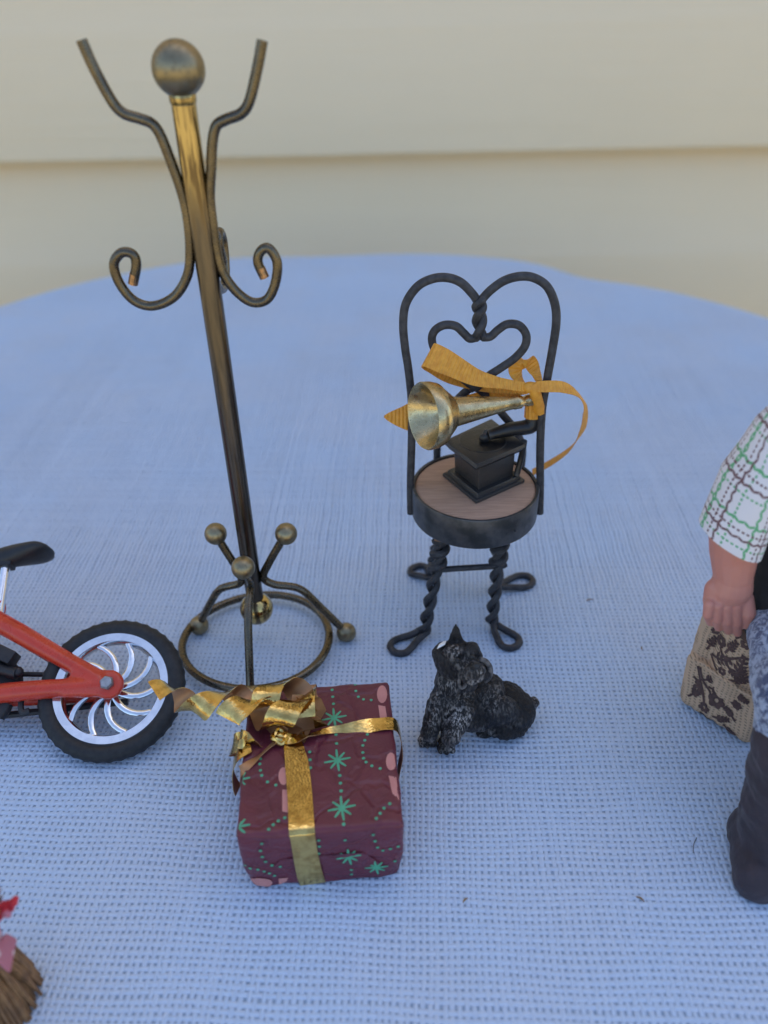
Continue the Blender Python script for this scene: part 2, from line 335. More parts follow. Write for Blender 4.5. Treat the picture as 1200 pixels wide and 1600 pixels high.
t = NT('cream_vinyl_siding'); c = t.co(); s_ = t.sep(c)
gr = t.noise(.5, 5, t.comb(t.m('MULTIPLY', s_[0], .12), s_[1], t.m('MULTIPLY', s_[2], 3.2)), .6, .5)
M['siding'] = t.set(base=t.mix(t.noise(.06, 3), (.92, .75, .505), (.88, .715, .48)), rough=.48, normal=t.bump(gr, .7, .0014), spec=.35)
WALLY, Z0, CH = 80.0, 3.85, 19.5
wall = thing('siding_wall', (0, WALLY, ZG), 'cream vinyl lap siding wall of a house behind the table', 'wall')
for k in range(-4, 11):
    zb = Z0 + k*CH
    # Dutch-lap section: butt edge, flat face, then the sloped cove that tucks under the course above
    prof = [(.5, zb+.9), (-1.9, zb+.06), (-2.2, zb), (-2.4, zb+.3), (-2.38, zb+.9), (-2.3, zb+9.9), (-2.15, zb+10.35), (-1.6, zb+12.0), (-1.15, zb+14.0), (-.75, zb+16.5), (-.45, zb+CH-1.7), (.3, zb+CH+.1), (.4, zb+CH+.8), (.75, zb+CH+.8), (.75, zb+1.0)]
    mb = MB(); n = 90; xs = [-210+420*i/n for i in range(n+1)]
    for x in xs:
        for (dy, z) in prof: mb.v.append(V((x, WALLY+dy + .05*noise.noise(V((x*.03, k*3.1, z*.02))), z + .05*noise.noise(V((x*.02, k*7.7, 0))))))
    m_ = len(prof)
    for i in range(n):
        for j in range(m_):
            a = i*m_+j; b = i*m_+(j+1) % m_; mb.f.append([a, b, b+m_, a+m_]); mb.m.append(0)
    for i0 in (0, n): mb.f.append([i0*m_+j for j in range(m_)]); mb.m.append(0)
    mb.build('siding_panel', M['siding'], wall, auto=25)
mb = MB(); mb.box((0, WALLY+3.2, (ZG+225)/2), 420, 5, 225-ZG); mb.build('wall_sheathing', M['siding'], wall, smooth=False)

TC, TR = V((-2.7, 31.9, 0)), 31.0
table = thing('round_table', (TC.x, TC.y, ZG), 'small round pedestal table hidden beneath the white cloth', 'table')
M['tablewood'] = simple('table_wood', (.25, .14, .07), (.18, .10, .05), .6, .5)
MB().lathe([(.01, -2.6), (TR-3.6, -2.6), (TR-3.0, -2.2), (TR-2.9, -1.0), (TR-3.2, -.42), (.01, -.42)], TC, seg=64).build('tabletop', M['tablewood'], table)
MB().lathe([(3.2, ZG+3), (2.6, ZG+9), (3.4, ZG+25), (2.4, ZG+45), (4.2, -6), (9, -2.6)], TC, seg=32).build('pedestal', M['tablewood'], table)
for k in range(4):
    a = PI/4+k*PI/2; d = V((math.cos(a), math.sin(a), 0)); b0 = TC+V((0, 0, ZG))
    MB().tube([b0+d*1+V((0, 0, 12)), b0+d*9+V((0, 0, 9)), b0+d*18+V((0, 0, 3)), b0+d*23+V((0, 0, 1.5))], [2.2, 2, 1.6, 1.5]).build('foot', M['tablewood'], table)

t = NT('white_coarse_cloth'); c = t.co(); rot = t.n('ShaderNodeVectorRotate'); rot.rotation_type = 'Z_AXIS'; t.put(rot.inputs['Vector'], c); rot.inputs['Angle'].default_value = math.radians(2.5)
dv = t.vm('SCALE', t.vm('SUBTRACT', t.noise(.35, 2, out=1), (.5, .5, .5)), sc=.22)
dv2 = t.vm('SCALE', t.vm('SUBTRACT', t.noise(3.0, 2, out=1), (.5, .5, .5)), sc=.055)
s_ = t.sep(t.vm('ADD', t.vm('ADD', rot.outputs[0], dv), dv2))
uu = t.m('DIVIDE', s_[0], .161); vv = t.m('DIVIDE', s_[1], .178)
a_ = t.m('POWER', t.m('SINE', t.m('MULTIPLY', uu, PI)), 2); b_ = t.m('POWER', t.m('SINE', t.m('MULTIPLY', vv, PI)), 2)
par = t.m('FRACT', t.m('MULTIPLY', t.m('ADD', t.m('FLOOR', uu), t.m('FLOOR', vv)), .5))      # 0 or .5
over = t.m('MULTIPLY', par, .5)
hgt = t.m('MAXIMUM', t.m('MULTIPLY', a_, t.m('ADD', .75, over)), t.m('MULTIPLY', b_, t.m('SUBTRACT', 1.0, over)))
hole = t.m('MULTIPLY', t.m('SUBTRACT', 1.0, a_), t.m('SUBTRACT', 1.0, b_))
cell = t.n('ShaderNodeTexWhiteNoise'); t.put(cell.inputs['Vector'], t.comb(t.m('FLOOR', t.m('ADD', uu, .5)), t.m('FLOOR', t.m('ADD', vv, .5))))
opn = t.m('MULTIPLY', t.mr(hole, .30, .80), t.m('MULTIPLY', t.m('ADD', .45, t.m('MULTIPLY', cell.outputs[0], .55)), t.m('ADD', .55, t.m('MULTIPLY', t.mr(t.noise(.3, 3), .35, .65), .45))))
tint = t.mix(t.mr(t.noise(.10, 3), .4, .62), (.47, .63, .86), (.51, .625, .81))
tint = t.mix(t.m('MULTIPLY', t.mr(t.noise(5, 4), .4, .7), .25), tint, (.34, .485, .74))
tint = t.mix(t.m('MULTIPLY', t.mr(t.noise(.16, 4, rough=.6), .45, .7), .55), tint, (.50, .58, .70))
rim_ = t.n('ShaderNodeAttribute'); rim_.attribute_name = 'rim'
near = rim_.outputs['Fac']          # 0 where the threads themselves are built (they lie on the lining sheet)
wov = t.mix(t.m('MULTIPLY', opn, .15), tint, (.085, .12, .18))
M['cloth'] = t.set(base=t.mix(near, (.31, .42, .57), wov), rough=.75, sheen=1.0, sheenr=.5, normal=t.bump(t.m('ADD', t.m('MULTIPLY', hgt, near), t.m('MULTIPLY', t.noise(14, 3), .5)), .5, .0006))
t = NT('white_thread'); c = t.co()
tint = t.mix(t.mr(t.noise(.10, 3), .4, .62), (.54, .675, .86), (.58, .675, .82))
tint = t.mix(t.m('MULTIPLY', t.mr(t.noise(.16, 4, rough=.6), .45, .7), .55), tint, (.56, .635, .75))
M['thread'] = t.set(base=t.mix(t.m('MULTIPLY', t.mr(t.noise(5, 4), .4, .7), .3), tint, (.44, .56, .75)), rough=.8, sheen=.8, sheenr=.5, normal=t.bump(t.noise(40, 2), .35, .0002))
def clothz(x, y):
    far = max(0, min(1, (y-24)/14))
    return far*(.10*math.sin(x*.21+y*.13+.6)*math.sin(y*.17-x*.07) + .05*math.sin(x*.47-y*.21+1.1) + .03*math.sin(x*.11+y*.62))
def edge_off(a):                              # how far the table's rim under the cloth wanders from a true circle
    sn = np.sin; d_ = (a-math.radians(53.5)+PI) % (2*PI) - PI; e_ = (a-math.radians(92)+PI) % (2*PI) - PI
    return .22*sn(3*a+1.0) + .14*sn(7*a+.5) + .08*sn(17*a) - 1.5*np.exp(-(d_/.11)**2) - .5*np.exp(-(e_/.25)**2)
RIM = [0.0]
mb = MB(); NA = 256; rings = [TR*math.sqrt(i/60) for i in range(1, 58)] + [TR-.6, TR-.25, TR+.05, TR+.3, TR+.45] ; prof = [(r, 0) for r in rings]
prof = [(r, -max(0, r-(TR-.75))**2*.28) for (r, _) in prof] + [(TR+.5, -1.0), (TR+.6, -2.2), (TR+.8, -4), (TR+1.1, -7), (TR+1.5, -11), (TR+1.9, -15), (TR+2.1, -18)]
mb.v.append(TC.copy())
for i, (r, z) in enumerate(prof):
    for k in range(NA):
        a = 2*PI*k/NA; drop = max(0, -z-.9)/17; ff = 1.3*drop*math.sin(a*17+1.2*math.sin(a*3)) + .9*drop*math.sin(a*9+2)
        rr = r + ff + edge_off(a)*min(1, r/TR)**8; RIM.append(max(0, min(1, (r-30.0)/.5)))
        x, y = TC.x+rr*math.cos(a), TC.y+rr*math.sin(a)
        mb.v.append(V((x, y, z + clothz(x, y) - (.024 + .09*max(0, min(1, (y-22)/6)))*max(0, min(1, (30.6-r)/.5)))))
for k in range(NA): mb.f.append([0, 1+k, 1+(k+1) % NA]); mb.m.append(0)
for i in range(len(prof)-1):
    for k in range(NA):
        a = 1+i*NA+k; b = 1+i*NA+(k+1) % NA; mb.f.append([a, a+NA, b+NA, b]); mb.m.append(0)
cl = mb.build('tablecloth', M['cloth'], auto=0); 
ra = cl.data.attributes.new('rim', 'FLOAT', 'POINT'); ra.data.foreach_set('value', RIM)
def weave():
    rg = np.random.default_rng(11); PX_, PY_ = .161, .178
    x0, x1, y0, y1 = TC.x-31.5, TC.x+31.5, TC.y-31.5, TC.y+31.5
    nx, ny = int((x1-x0)/PX_), int((y1-y0)/PY_)
    def field(x, y, k):
        return (.05*np.sin(x*.31+y*.17+k) + .035*np.sin(y*.53-x*.23+2*k) + .018*np.sin(x*1.7+y*1.1+3*k) + .012*np.sin(y*2.9-x*1.3+k*5))
    V_ = []; F_ = []; base = 0
    for kind in (0, 1):
        nt_, npts = (nx, ny*2+1) if kind == 0 else (ny, nx*2+1)
        I = np.arange(nt_)[:, None]; J = np.arange(npts)[None, :]
        jit = rg.normal(0, .0045, (nt_, 1)); wob = np.cumsum(rg.normal(0, .0013, (nt_, npts)), 1)
        wob -= np.linspace(0, 1, npts)[None, :]*wob[:, -1:]; wob = np.clip(wob, -.011, .011)
        wid = np.clip(rg.normal(1, .06, (nt_, 1)) + rg.normal(0, .055, (nt_, npts)), .75, 1.22)
        if kind == 0:
            cx = x0 + I*PX_ + jit + wob; cy = y0 + J*PY_*.5 + 0*I; w_ = .0535*wid
        else:
            cy = y0 + I*PY_ + jit + wob; cx = x0 + J*PX_*.5 + 0*I; w_ = .060*wid
        # crossing every second point; over and under turn about
        zc = np.where(J % 2 == 0, np.where(((J//2 + I + kind) % 2) == 0, .020, -.012), .004)
        a_ = math.radians(-2.5); fx, fy = field(cx, cy, 0.3), field(cx, cy, 1.9)
        prof = ((-1, -.020), (0, .014), (1, -.020))
        P = np.zeros((nt_, npts, 3, 3), dtype=np.float32); fr_ = np.clip((cy-24)/14, 0, 1); zf = fr_*(.10*np.sin(cx*.21+cy*.13+.6)*np.sin(cy*.17-cx*.07) + .05*np.sin(cx*.47-cy*.21+1.1) + .03*np.sin(cx*.11+cy*.62))
        for q_, (u_, h_) in enumerate(prof):
            xx = cx + fx + (u_*w_ if kind == 0 else 0); yy = cy + fy + (u_*w_ if kind == 1 else 0)
            P[:, :, q_, 0] = (xx-TC.x)*math.cos(a_) - (yy-18)*math.sin(a_) + TC.x
            P[:, :, q_, 1] = (xx-TC.x)*math.sin(a_) + (yy-18)*math.cos(a_) + 18
            P[:, :, q_, 2] = zc + h_ + .006 + zf
        idx = base + np.arange(nt_*npts*3).reshape(nt_, npts, 3)
        q4 = np.stack([idx[:, :-1, :-1], idx[:, :-1, 1:], idx[:, 1:, 1:], idx[:, 1:, :-1]], -1)
        mid = (P[:, :-1, 1, :] + P[:, 1:, 1, :])*.5
        ang = np.arctan2(mid[:, :, 1]-TC.y, mid[:, :, 0]-TC.x); ok = np.hypot(mid[:, :, 0]-TC.x, mid[:, :, 1]-TC.y) < 30.45 + .9*edge_off(ang)
        F_.append(q4[ok].reshape(-1, 4)); V_.append(P.reshape(-1, 3)); base += nt_*npts*3
    Vn = np.concatenate(V_); Fn = np.concatenate(F_)
    used = np.unique(Fn); rm = np.full(len(Vn), -1); rm[used] = np.arange(len(used)); Vn = Vn[used]; Fn = rm[Fn]
    me = bpy.data.meshes.new('weave'); me.vertices.add(len(Vn)); me.vertices.foreach_set('co', (Vn*S).ravel())
    me.loops.add(Fn.size); me.loops.foreach_set('vertex_index', Fn.ravel().astype(np.int32))
    me.polygons.add(len(Fn)); me.polygons.foreach_set('loop_start', np.arange(0, Fn.size, 4, dtype=np.int32)); me.polygons.foreach_set('loop_total', np.full(len(Fn), 4, dtype=np.int32))
    me.polygons.foreach_set('use_smooth', np.ones(len(Fn), dtype=bool)); me.update(); me.validate(); me.materials.append(M['thread'])
    ob = bpy.data.objects.new('weave', me); COL.objects.link(ob); ob.parent = cl; ob['kind'] = 'stuff'; print('weave quads', len(Fn))
weave()
tag(cl, 'white coarse open-weave cloth spread over the round table', 'tablecloth')

# ------------------------------------------------------------------ coat rack
AX, AY = -4.25, 19.75
rack = thing('coat_rack', (AX, AY, 0), 'tall miniature antique brass coat rack with ball finial and curled hooks', 'coat rack')
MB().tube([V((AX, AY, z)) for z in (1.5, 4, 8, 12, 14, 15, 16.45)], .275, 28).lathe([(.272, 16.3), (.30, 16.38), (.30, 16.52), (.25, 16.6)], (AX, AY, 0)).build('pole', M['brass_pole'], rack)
MB().ball((AX, AY, 17.0), .575, 40).build('finial_ball', M['brass'], rack)
MB().ball((AX, AY, 1.42), .54, 40).build('hub_ball', M['brass_bright'], rack)
lh = [(127, 62), (147, 107), (175, 158), (193, 177), (217, 185), (237, 193), (250, 210), (265, 247), (283, 297), (293, 340), (297, 390), (293, 430), (273, 463), (240, 478), (210, 470), (187, 443), (178, 413), (190, 395), (207, 397), (213, 413), (208, 443)]
rh = [(410, 63), (402, 107), (390, 157), (377, 177), (353, 187), (338, 197), (332, 223), (330, 263), (328, 307), (332, 347), (338, 390), (347, 423), (367, 453), (393, 472), (417, 468), (430, 443), (433, 410), (420, 388), (407, 393), (403, 410), (413, 433)]
for tr in (lh, rh):
    pts = [PY(x, y, AY) for x, y in tr]
    h = MB().tube(spline(pts, 6), .122, 14).build('hook', M['brass_wire'], rack)
    e = (pts[-1]-pts[-2]).normalized(); MB().tube([pts[-1]-e*.25, pts[-1]+e*.012], .1235, 14).build('cut_end', M['cut'], h)
pts = []
for x, y in lh:
    p = PY(x, y, AY); rd = AX - p.x; pts.append(V((AX + rd*(-.2 if p.z > 14 else .02), AY + rd*.985, p.z - (.75 if p.z > 14.5 else .75*max(0, (p.z-13.2)/1.3) if p.z > 13.2 else 0) - .1)))
MB().tube(spline(pts, 6), .122, 14).build('hook', M['brass_wire'], rack)
ring = []
RC = V((-4.33, 19.38, .40))
for k in range(72):
    a = 2*PI*k/72; ring.append(RC + V((2.42*math.cos(a), 2.22*math.sin(a), .05*math.sin(a*2))))
MB().tube(ring, .135, 12, closed=True).build('base_ring', M['brass_wire'], rack)
def rleg(ball, pts, foot):
    l = MB().tube(spline(pts, 6), .128, 12).build('leg', M['brass_wire'], rack)
    MB().ball(ball, .345, 28).build('upper_ball', M['brass'], l)
    MB().ball(foot, .33, 28).build('foot_ball', M['brass'], l)
fR = PZ(541, 988, .33); bR = PY(447, 834, AY-.05)
rleg(bR, [bR, PY(437, 850, AY), PY(420, 880, AY), V((AX+.36, AY, 2.75)), PY(428, 913, AY-.02), PY(468, 920, AY-.05), PY(500, 948, lerp(AY, fR.y, .7)), fR], fR)
fL = PZ(311, 977, .33); bL = PY(337, 834, AY+.1)
rleg(bL, [bL, PY(350, 856, AY+.05), PY(364, 878, AY), V((AX-.38, AY+.05, 2.85)), PY(375, 911, AY+.1), PY(345, 920, AY+.2), PY(330, 940, AY+.3), fL], fL)
bF = PZ(380, 887, 4.45); fF = V((AX+.02, AY-2.75, .33))
rleg(bF, [bF, lerp(bF, V((AX, AY-.4, 2.9)), .5), V((AX, AY-.36, 2.75)), V((AX-.02, AY-.75, 2.5)), V((AX-.02, AY-1.4, 2.1)), V((AX, AY-2.1, 1.2)), fF], fF)

# ------------------------------------------------------------------ parlour chair
CX, CY, CZ = 2.9, 21.15, 5.15
chair = thing('parlor_chair', (CX, CY, 0), 'miniature black twisted wire parlor chair with heart back and round wooden seat', 'chair')
SR = 1.95
MB().lathe([(.01, 4.35), (SR-.08, 4.35), (SR-.06, 5.10), (SR-.14, CZ), (.01, CZ)], (CX, CY, 0), seg=72).build('seat', M['seatwood'], chair)
MB().lathe([(SR-.05, 4.15), (SR+.02, 4.13), (SR+.055, 4.2), (SR+.055, 5.13), (SR+.03, 5.18), (SR-.05, 5.17), (SR-.05, 4.15)], (CX, CY, 0), seg=72).build('seat_band', M['band'], chair)
mb = MB(); mb.strip([V((CX-1.35+.12*i, CY-1.35-.05*i+.012*i*i*.3, 4.08)) for i in range(10)], [V((0, .3, 1))]*10, [.12]*10, .04); mb.build('paper_liner', simple('brown_card', (.30, .17, .10), (.22, .12, .07), 3, .85), chair)
bp, bn = V((CX, CY+.05, 4.9)), V((0, math.cos(math.radians(6)), -math.sin(math.radians(6))))
B = lambda tr: [PP(x, y, bp, bn) for x, y in tr]
WR = .125
ol = [(642, 802), (641.5, 754), (643, 694), (643.5, 634), (638.5, 580), (633, 544), (630, 508), (634, 475), (652, 448), (676, 435.5), (700, 434), (721, 442), (738, 459), (746, 470)]
orr = [(843, 802), (844, 760), (844, 700), (847, 640), (855, 592), (863.5, 544), (869, 505), (867, 475), (855, 448), (834, 434), (811, 432), (787, 439), (766, 454), (752, 469)]
il = [(745, 527), (734, 529), (724, 520), (712, 509.5), (694, 508), (679, 517), (675, 533), (684, 556), (703, 577), (727, 595), (741, 609)]
ir = [(753, 527), (766, 526), (778, 515.5), (793, 506.5), (811, 508.5), (822, 523), (820, 541), (805, 559), (784, 574), (760, 590), (744, 609)]
fr = MB().tube(spline(B(ol), 6), WR, 12).tube(spline(B(orr), 6), WR, 12).build('back_frame', M['wire'], chair)
MB().tube(spline(B(il), 6), WR*.98, 12).tube(spline(B(ir), 6), WR*.98, 12).build('inner_heart', M['wire'], chair)
def twist(path, a, r, turns, ph=0.0, n=60):
    P = spline(path, max(2, n//max(1, len(path)-1))); N = len(P); out = []
    for s0 in (0, PI):
        q = []
        for i, p in enumerate(P):
            tt = (P[min(i+1, N-1)]-P[max(i-1, 0)]).normalized(); e1 = tt.orthogonal().normalized() if abs(tt.x) > .9 else tt.cross(V((1, 0, 0))).normalized(); e2 = tt.cross(e1)
            an = 2*PI*turns*i/(N-1)+s0+ph; q.append(p + (e1*math.cos(an)+e2*math.sin(an))*a)
        out.append(q)
    return out
tw = twist(B([(748.6, 466), (749, 490), (749.5, 529)]), .10, WR, 1.6, PI/2)
mb = MB(); [mb.tube(q, WR, 10) for q in tw]; mb.build('heart_twist', M['wire'], chair)
hb0, hb1 = PZ(683, 715, 5.0), PZ(815, 716, 5.0); tip = PP(742, 608, bp, bn)
hoop = [hb0+V((0, 0, -.6)), hb0+V((0, 0, .4)), PY(690, 655, 22.1), PY(712, 627, 21.8), tip+V((0, .12, 0)), PY(768, 628, 21.8), PY(790, 653, 22.1), PY(805, 672, 22.3), hb1+V((0, 0, .4)), hb1+V((0, 0, -.6))]
MB().tube(spline(hoop, 6), WR, 12).build('lower_hoop', M['wire'], chair)
for x in (642, 843):                          # riveted clamps where the frame meets the band
    p = PP(x, 795, bp, bn); sx = -1 if x < 700 else 1
    MB().box(p+V((sx*.05, .08, .02)), .14, .3, .34).build('clamp', M['wire'], chair, bevel=.04)
MB().ball((CX+1.06, CY-1.72, 4.6), .045, 10).build('rivet', M['wire'], chair)
def cleg(top, neck, loop, k):
    d = (loop-neck); L = d.length; d.normalize(); side = V((-d.y, d.x, 0)).normalized()
    mid = lerp(top, neck, .5); P_ = [top, lerp(top, neck, .33)+V((0, 0, 0)), lerp(top, neck, .68), neck]
    tws = twist(P_, .12, .122, 3.3, k*.8, 90); mb = MB()
    mb.tube(tws[0], .115, 9).tube(tws[1], .115, 9)
    up_ = [lerp(top, neck, .02), lerp(top, neck, .2), lerp(top, neck, .40)]           # the wire wound round the upper half
    ww = twist(up_, .2, .1, 3.6, k, 60); mb.tube(ww[0], .125, 8)
    leg_ = mb.build('leg', M['wire'], chair)
    a0, b0 = tws[0][-1], tws[1][-1]
    if (a0-b0).dot(side) < 0: a0, b0 = b0, a0
    z = .125
    lp = [a0, neck+d*L*.3+side*.17+V((0, 0, -.05)), V((*(neck+d*L*.72+side*.34).xy, z)), V((*(neck+d*L*.95+side*.22).xy, z)), V((*loop.xy, z)),
          V((*(neck+d*L*.95-side*.22).xy, z)), V((*(neck+d*L*.72-side*.34).xy, z)), neck+d*L*.3-side*.17+V((0, 0, -.05)), b0]
    MB().tube(spline(lp, 6), .12, 10).build('loop_foot', M['wire'], leg_)
tFL, tFR = V((CX-1.02, CY-.95, 4.25)), V((CX+.78, CY-.95, 4.25)); tBL, tBR = V((CX-.78, CY+.6, 4.25)), V((CX+.85, CY+.55, 4.25))
cleg(tFL, PZ(663, 985, .32), PZ(613, 1016, .12), 0)
cleg(tFR, PZ(768, 972, .32), PZ(806, 1010, .12), 1)
cleg(tBL, PZ(672, 900, .32), PZ(648, 886, .12), 2)
cleg(tBR, PZ(776, 915, .32), PZ(830, 904, .12), 3)
def onleg(a, b, f): return lerp(a, b, f)
pFL, pFR = lerp(tFL, PZ(663, 985, .32), .40), lerp(tFR, PZ(768, 972, .32), .40); pBL, pBR = lerp(tBL, PZ(672, 900, .32), .3), lerp(tBR, PZ(776, 915, .32), .3)
MB().tube([pFL, pFR], .1, 10).build('stretcher', M['wire'], chair)
MB().tube(spline([pBL+V((0, 0, .3)), lerp(pBL, pBR, .5)+V((0, .2, .45)), pBR+V((0, 0, .1))], 6), .1, 10).build('stretcher', M['wire'], chair)
MB().tube([pFR, pBR], .1, 10).build('stretcher', M['wire'], chair)
MB().tube([pFL, pBL], .1, 10).build('stretcher', M['wire'], chair)

# ------------------------------------------------------------------ gramophone on the chair
bF_, bL_, bR_ = PZ(744, 788, CZ), PZ(691, 744, CZ), PZ(820, 754, CZ); bB_ = bL_+bR_-bF_
gc = (bL_+bR_)*.5
gram = thing('gramophone', gc, 'miniature black gramophone with brass horn standing on the round chair seat', 'gramophone')
def quad(c4, sc, z): c = sum(c4, V())/4; return [V((*(c+(p-c)*sc).xy, z)) for p in c4]
base4 = [bF_, bR_, bB_, bL_]
ZT = 6.62
tF_, tL_, tR_, tB_ = PZ(744, 727, ZT), PZ(693, 688, ZT), PZ(822, 694, ZT), PZ(768, 653, ZT)
top4 = [tF_, tR_, tB_, tL_]
mb = MB(); mb.hexa(quad(base4, 1, CZ)+quad(base4, 1, CZ+.12)); mb.build('plinth', M['black'], gram, bevel=.04)
mb = MB(); mb.hexa(quad(base4, .9, CZ+.11)+quad(base4, .86, CZ+.26)); mb.build('plinth_moulding', M['black'], gram, bevel=.03)
mb = MB(); mb.hexa(quad(base4, .70, CZ+.24)+quad([lerp(a, b, .6) for a, b in zip(base4, top4)], .74, ZT-.2)); mb.build('cabinet', M['black'], gram, bevel=.03)
lid = MB(); lid.hexa(quad(top4, .86, ZT-.30)+quad(top4, .98, ZT-.12)); lid.hexa(quad(top4, 1, ZT-.13)+quad(top4, .97, ZT)); lid = lid.build('lid', M['black'], gram, bevel=.03)
tc = sum(top4, V())/4; tc.z = ZT
MB().lathe([(.01, -.02), (.72, -.02), (.73, .012), (.70, .022), (.60, .014), (.56, .022), (.46, .014), (.42, .022), (.3, .014), (.01, .02)], tc+V((-.05, .05, 0)), seg=40).build('turntable', M['black'], lid)
kn = PZ(757, 684, ZT+.12)
MB().ball(kn, (.17, .13, .17), 16).tube([kn, kn+V((.05, .1, .22))], [.12, .07], 10).build('sound_box', M['black'], gram)
el = PZ(829, 668, ZT+.30)
MB().tube(spline([kn+V((.12, .02, .08)), lerp(kn, el, .5)+V((0, 0, .10)), lerp(kn, el, .85)+V((0, 0, .05)), el+V((.02, 0, .1)), el+V((.06, .06, .45)), el+V((.04, .1, .95))], 6), [.16, .22, .24, .25, .22, .20], 12).build('tone_arm', M['black'], gram)
rb = PZ(818, 700, ZT-.1); MB().tube(spline([rb+V((.05, .25, .1)), rb+V((.02, .3, -.5)), rb+V((-.1, .2, -1.1))], 5), .1, 10).build('bracket', M['black'], gram)
# horn: from the elbow across to the left, its mouth turned a little to the front
h1 = PY(836, 624, el.y-.12); tH = (h1-CAM).dot(fw); pxs = tH/FPX
hd = (rt*(-178) - up*(36) - fw*(78)).normalized(); HL = 3.50*tH/22.0
print('horn', h1, HL, hd)
def hp(f): return f*HL
prof = [(.06, -.06), (.17, -.02), (.20, .1), (.19, .28), (.155, .34), (.17, .42), (.225, .5), (.225, .66), (.205, .72), (.235, 1.0), (.315, 1.5), (.39, 2.0), (.45, 2.4), (.475, 2.54), (.48, 2.58), (.58, 2.64), (.68, 2.74), (.90, 2.96), (.93, 2.98), (.96, 3.0), (1.02, 3.16), (1.04, 3.36), (1.0, 3.42), (.96, 3.40), (.84, 3.2), (.62, 2.95), (.38, 2.7), (.2, 2.3), (.01, 2.0)]
hs = HL/3.42
MB().lathe([(r*.93, z*hs) for r, z in prof], h1, hd, 56).build('horn', M['horn'], gram)

# ------------------------------------------------------------------ orange ribbon tied round the gramophone's arm
KN = PY(826, 606, el.y-.25)
rib = thing('orange_ribbon', KN, 'orange ribbed paper ribbon tied in a bow round the gramophone arm', 'ribbon')
def ribbon(name, pts, wds, widths, parent, mat, th=.02, n=8, sub=3, mi=(0, 0)):
    P = spline(pts, n); N = len(P); W = [lerp(V(wds[min(int(i/(N-1)*(len(wds)-1)), len(wds)-2)]), V(wds[min(int(i/(N-1)*(len(wds)-1)), len(wds)-2)+1]), (i/(N-1)*(len(wds)-1)) % 1 if i < N-1 else 1.0) for i in range(N)]
    mb = MB(); mb.strip(P, W, interp(widths, N), th, mi, sub)
    d = [0]
    for i in range(1, N): d.append(d[-1]+(P[i]-P[i-1]).length)
    uv = []
    for _ in range(2):
        for i in range(N):
            for k in range(sub+1): uv.append((d[i], k/sub))
    return mb.build(name, mat, parent, uv=uv, auto=60)
UPV = up; yk = KN.y
A = lambda x, y, dy: PY(x, y, yk+dy)
ribbon('bow_loop', [A(826, 606, 0), A(790, 600, -.1), A(745, 590, -.25), A(705, 570, -.35), A(676, 556, -.3), A(668, 556, -.05), A(678, 566, .2), A(705, 585, .25), A(750, 600, .2), A(790, 606, .1), A(826, 608, .05)],
       [UPV, UPV+fw*.3, UPV+rt*.4, UPV+rt*.5, UPV+rt*.55, UPV+rt*.5, UPV+rt*.3, UPV, UPV], [.26, .34, .55, .72, .74, .72, .6, .45, .34, .26], rib, M['orange'])
ribbon('bow_loop', [A(830, 606, .05), A(815, 596, .3), A(806, 580, .4), A(812, 566, .45), A(826, 564, .55), A(836, 580, .55), A(842, 597, .3), A(840, 604, .1)],
       [rt*.4+fw, rt*.6+fw*.6, rt+fw*.3, rt, rt+fw*.3, rt*.8+fw*.5, rt*.5+fw], [.28, .42, .5, .46, .4, .3, .24], rib, M['orange'])
ribbon('ribbon_tail', [A(826, 606, -.05), A(850, 604, -.15), A(880, 605, -.1), A(903, 616, .1), A(914, 640, .4), A(910, 672, .8), A(892, 700, 1.2), A(862, 722, 1.6), A(832, 738, 1.9)],
       [UPV, UPV, UPV+fw*.3, UPV*.6+fw*.8, rt*.5+fw, rt*.6+fw, UPV+rt*.6+fw*.8, UPV+fw, UPV+fw*.6], [.28, .34, .38, .36, .34, .3, .28, .26], rib, M['orange'])
ribbon('ribbon_tail', [A(824, 608, .05), A(780, 614, .25), A(735, 632, .35), A(690, 644, .4), A(640, 652, .35), A(600, 651, .3)],
       [UPV]*6, [.28, .4, .62, .8, .88, .05], rib, M['orange'])
wp = []
for k in range(15):
    a = 2*PI*k/12; wp.append(el+V((.06+.27*math.cos(a), .08+.27*math.sin(a), .5+.015*k)))
ribbon('wrap', wp, [V((0, .1, 1))]*15, [.5]*15, rib, M['orange'], n=3)
mb = MB(); mb.ball(KN+V((.05, .02, .0)), (.26, .2, .17), 16); mb.tube(spline([KN+V((.1, 0, .1)), KN+V((.2, -.05, -.15)), el+V((.2, -.1, .62))], 5), [.16, .17, .2], 10); mb.build('knot', M['orange'], rib)

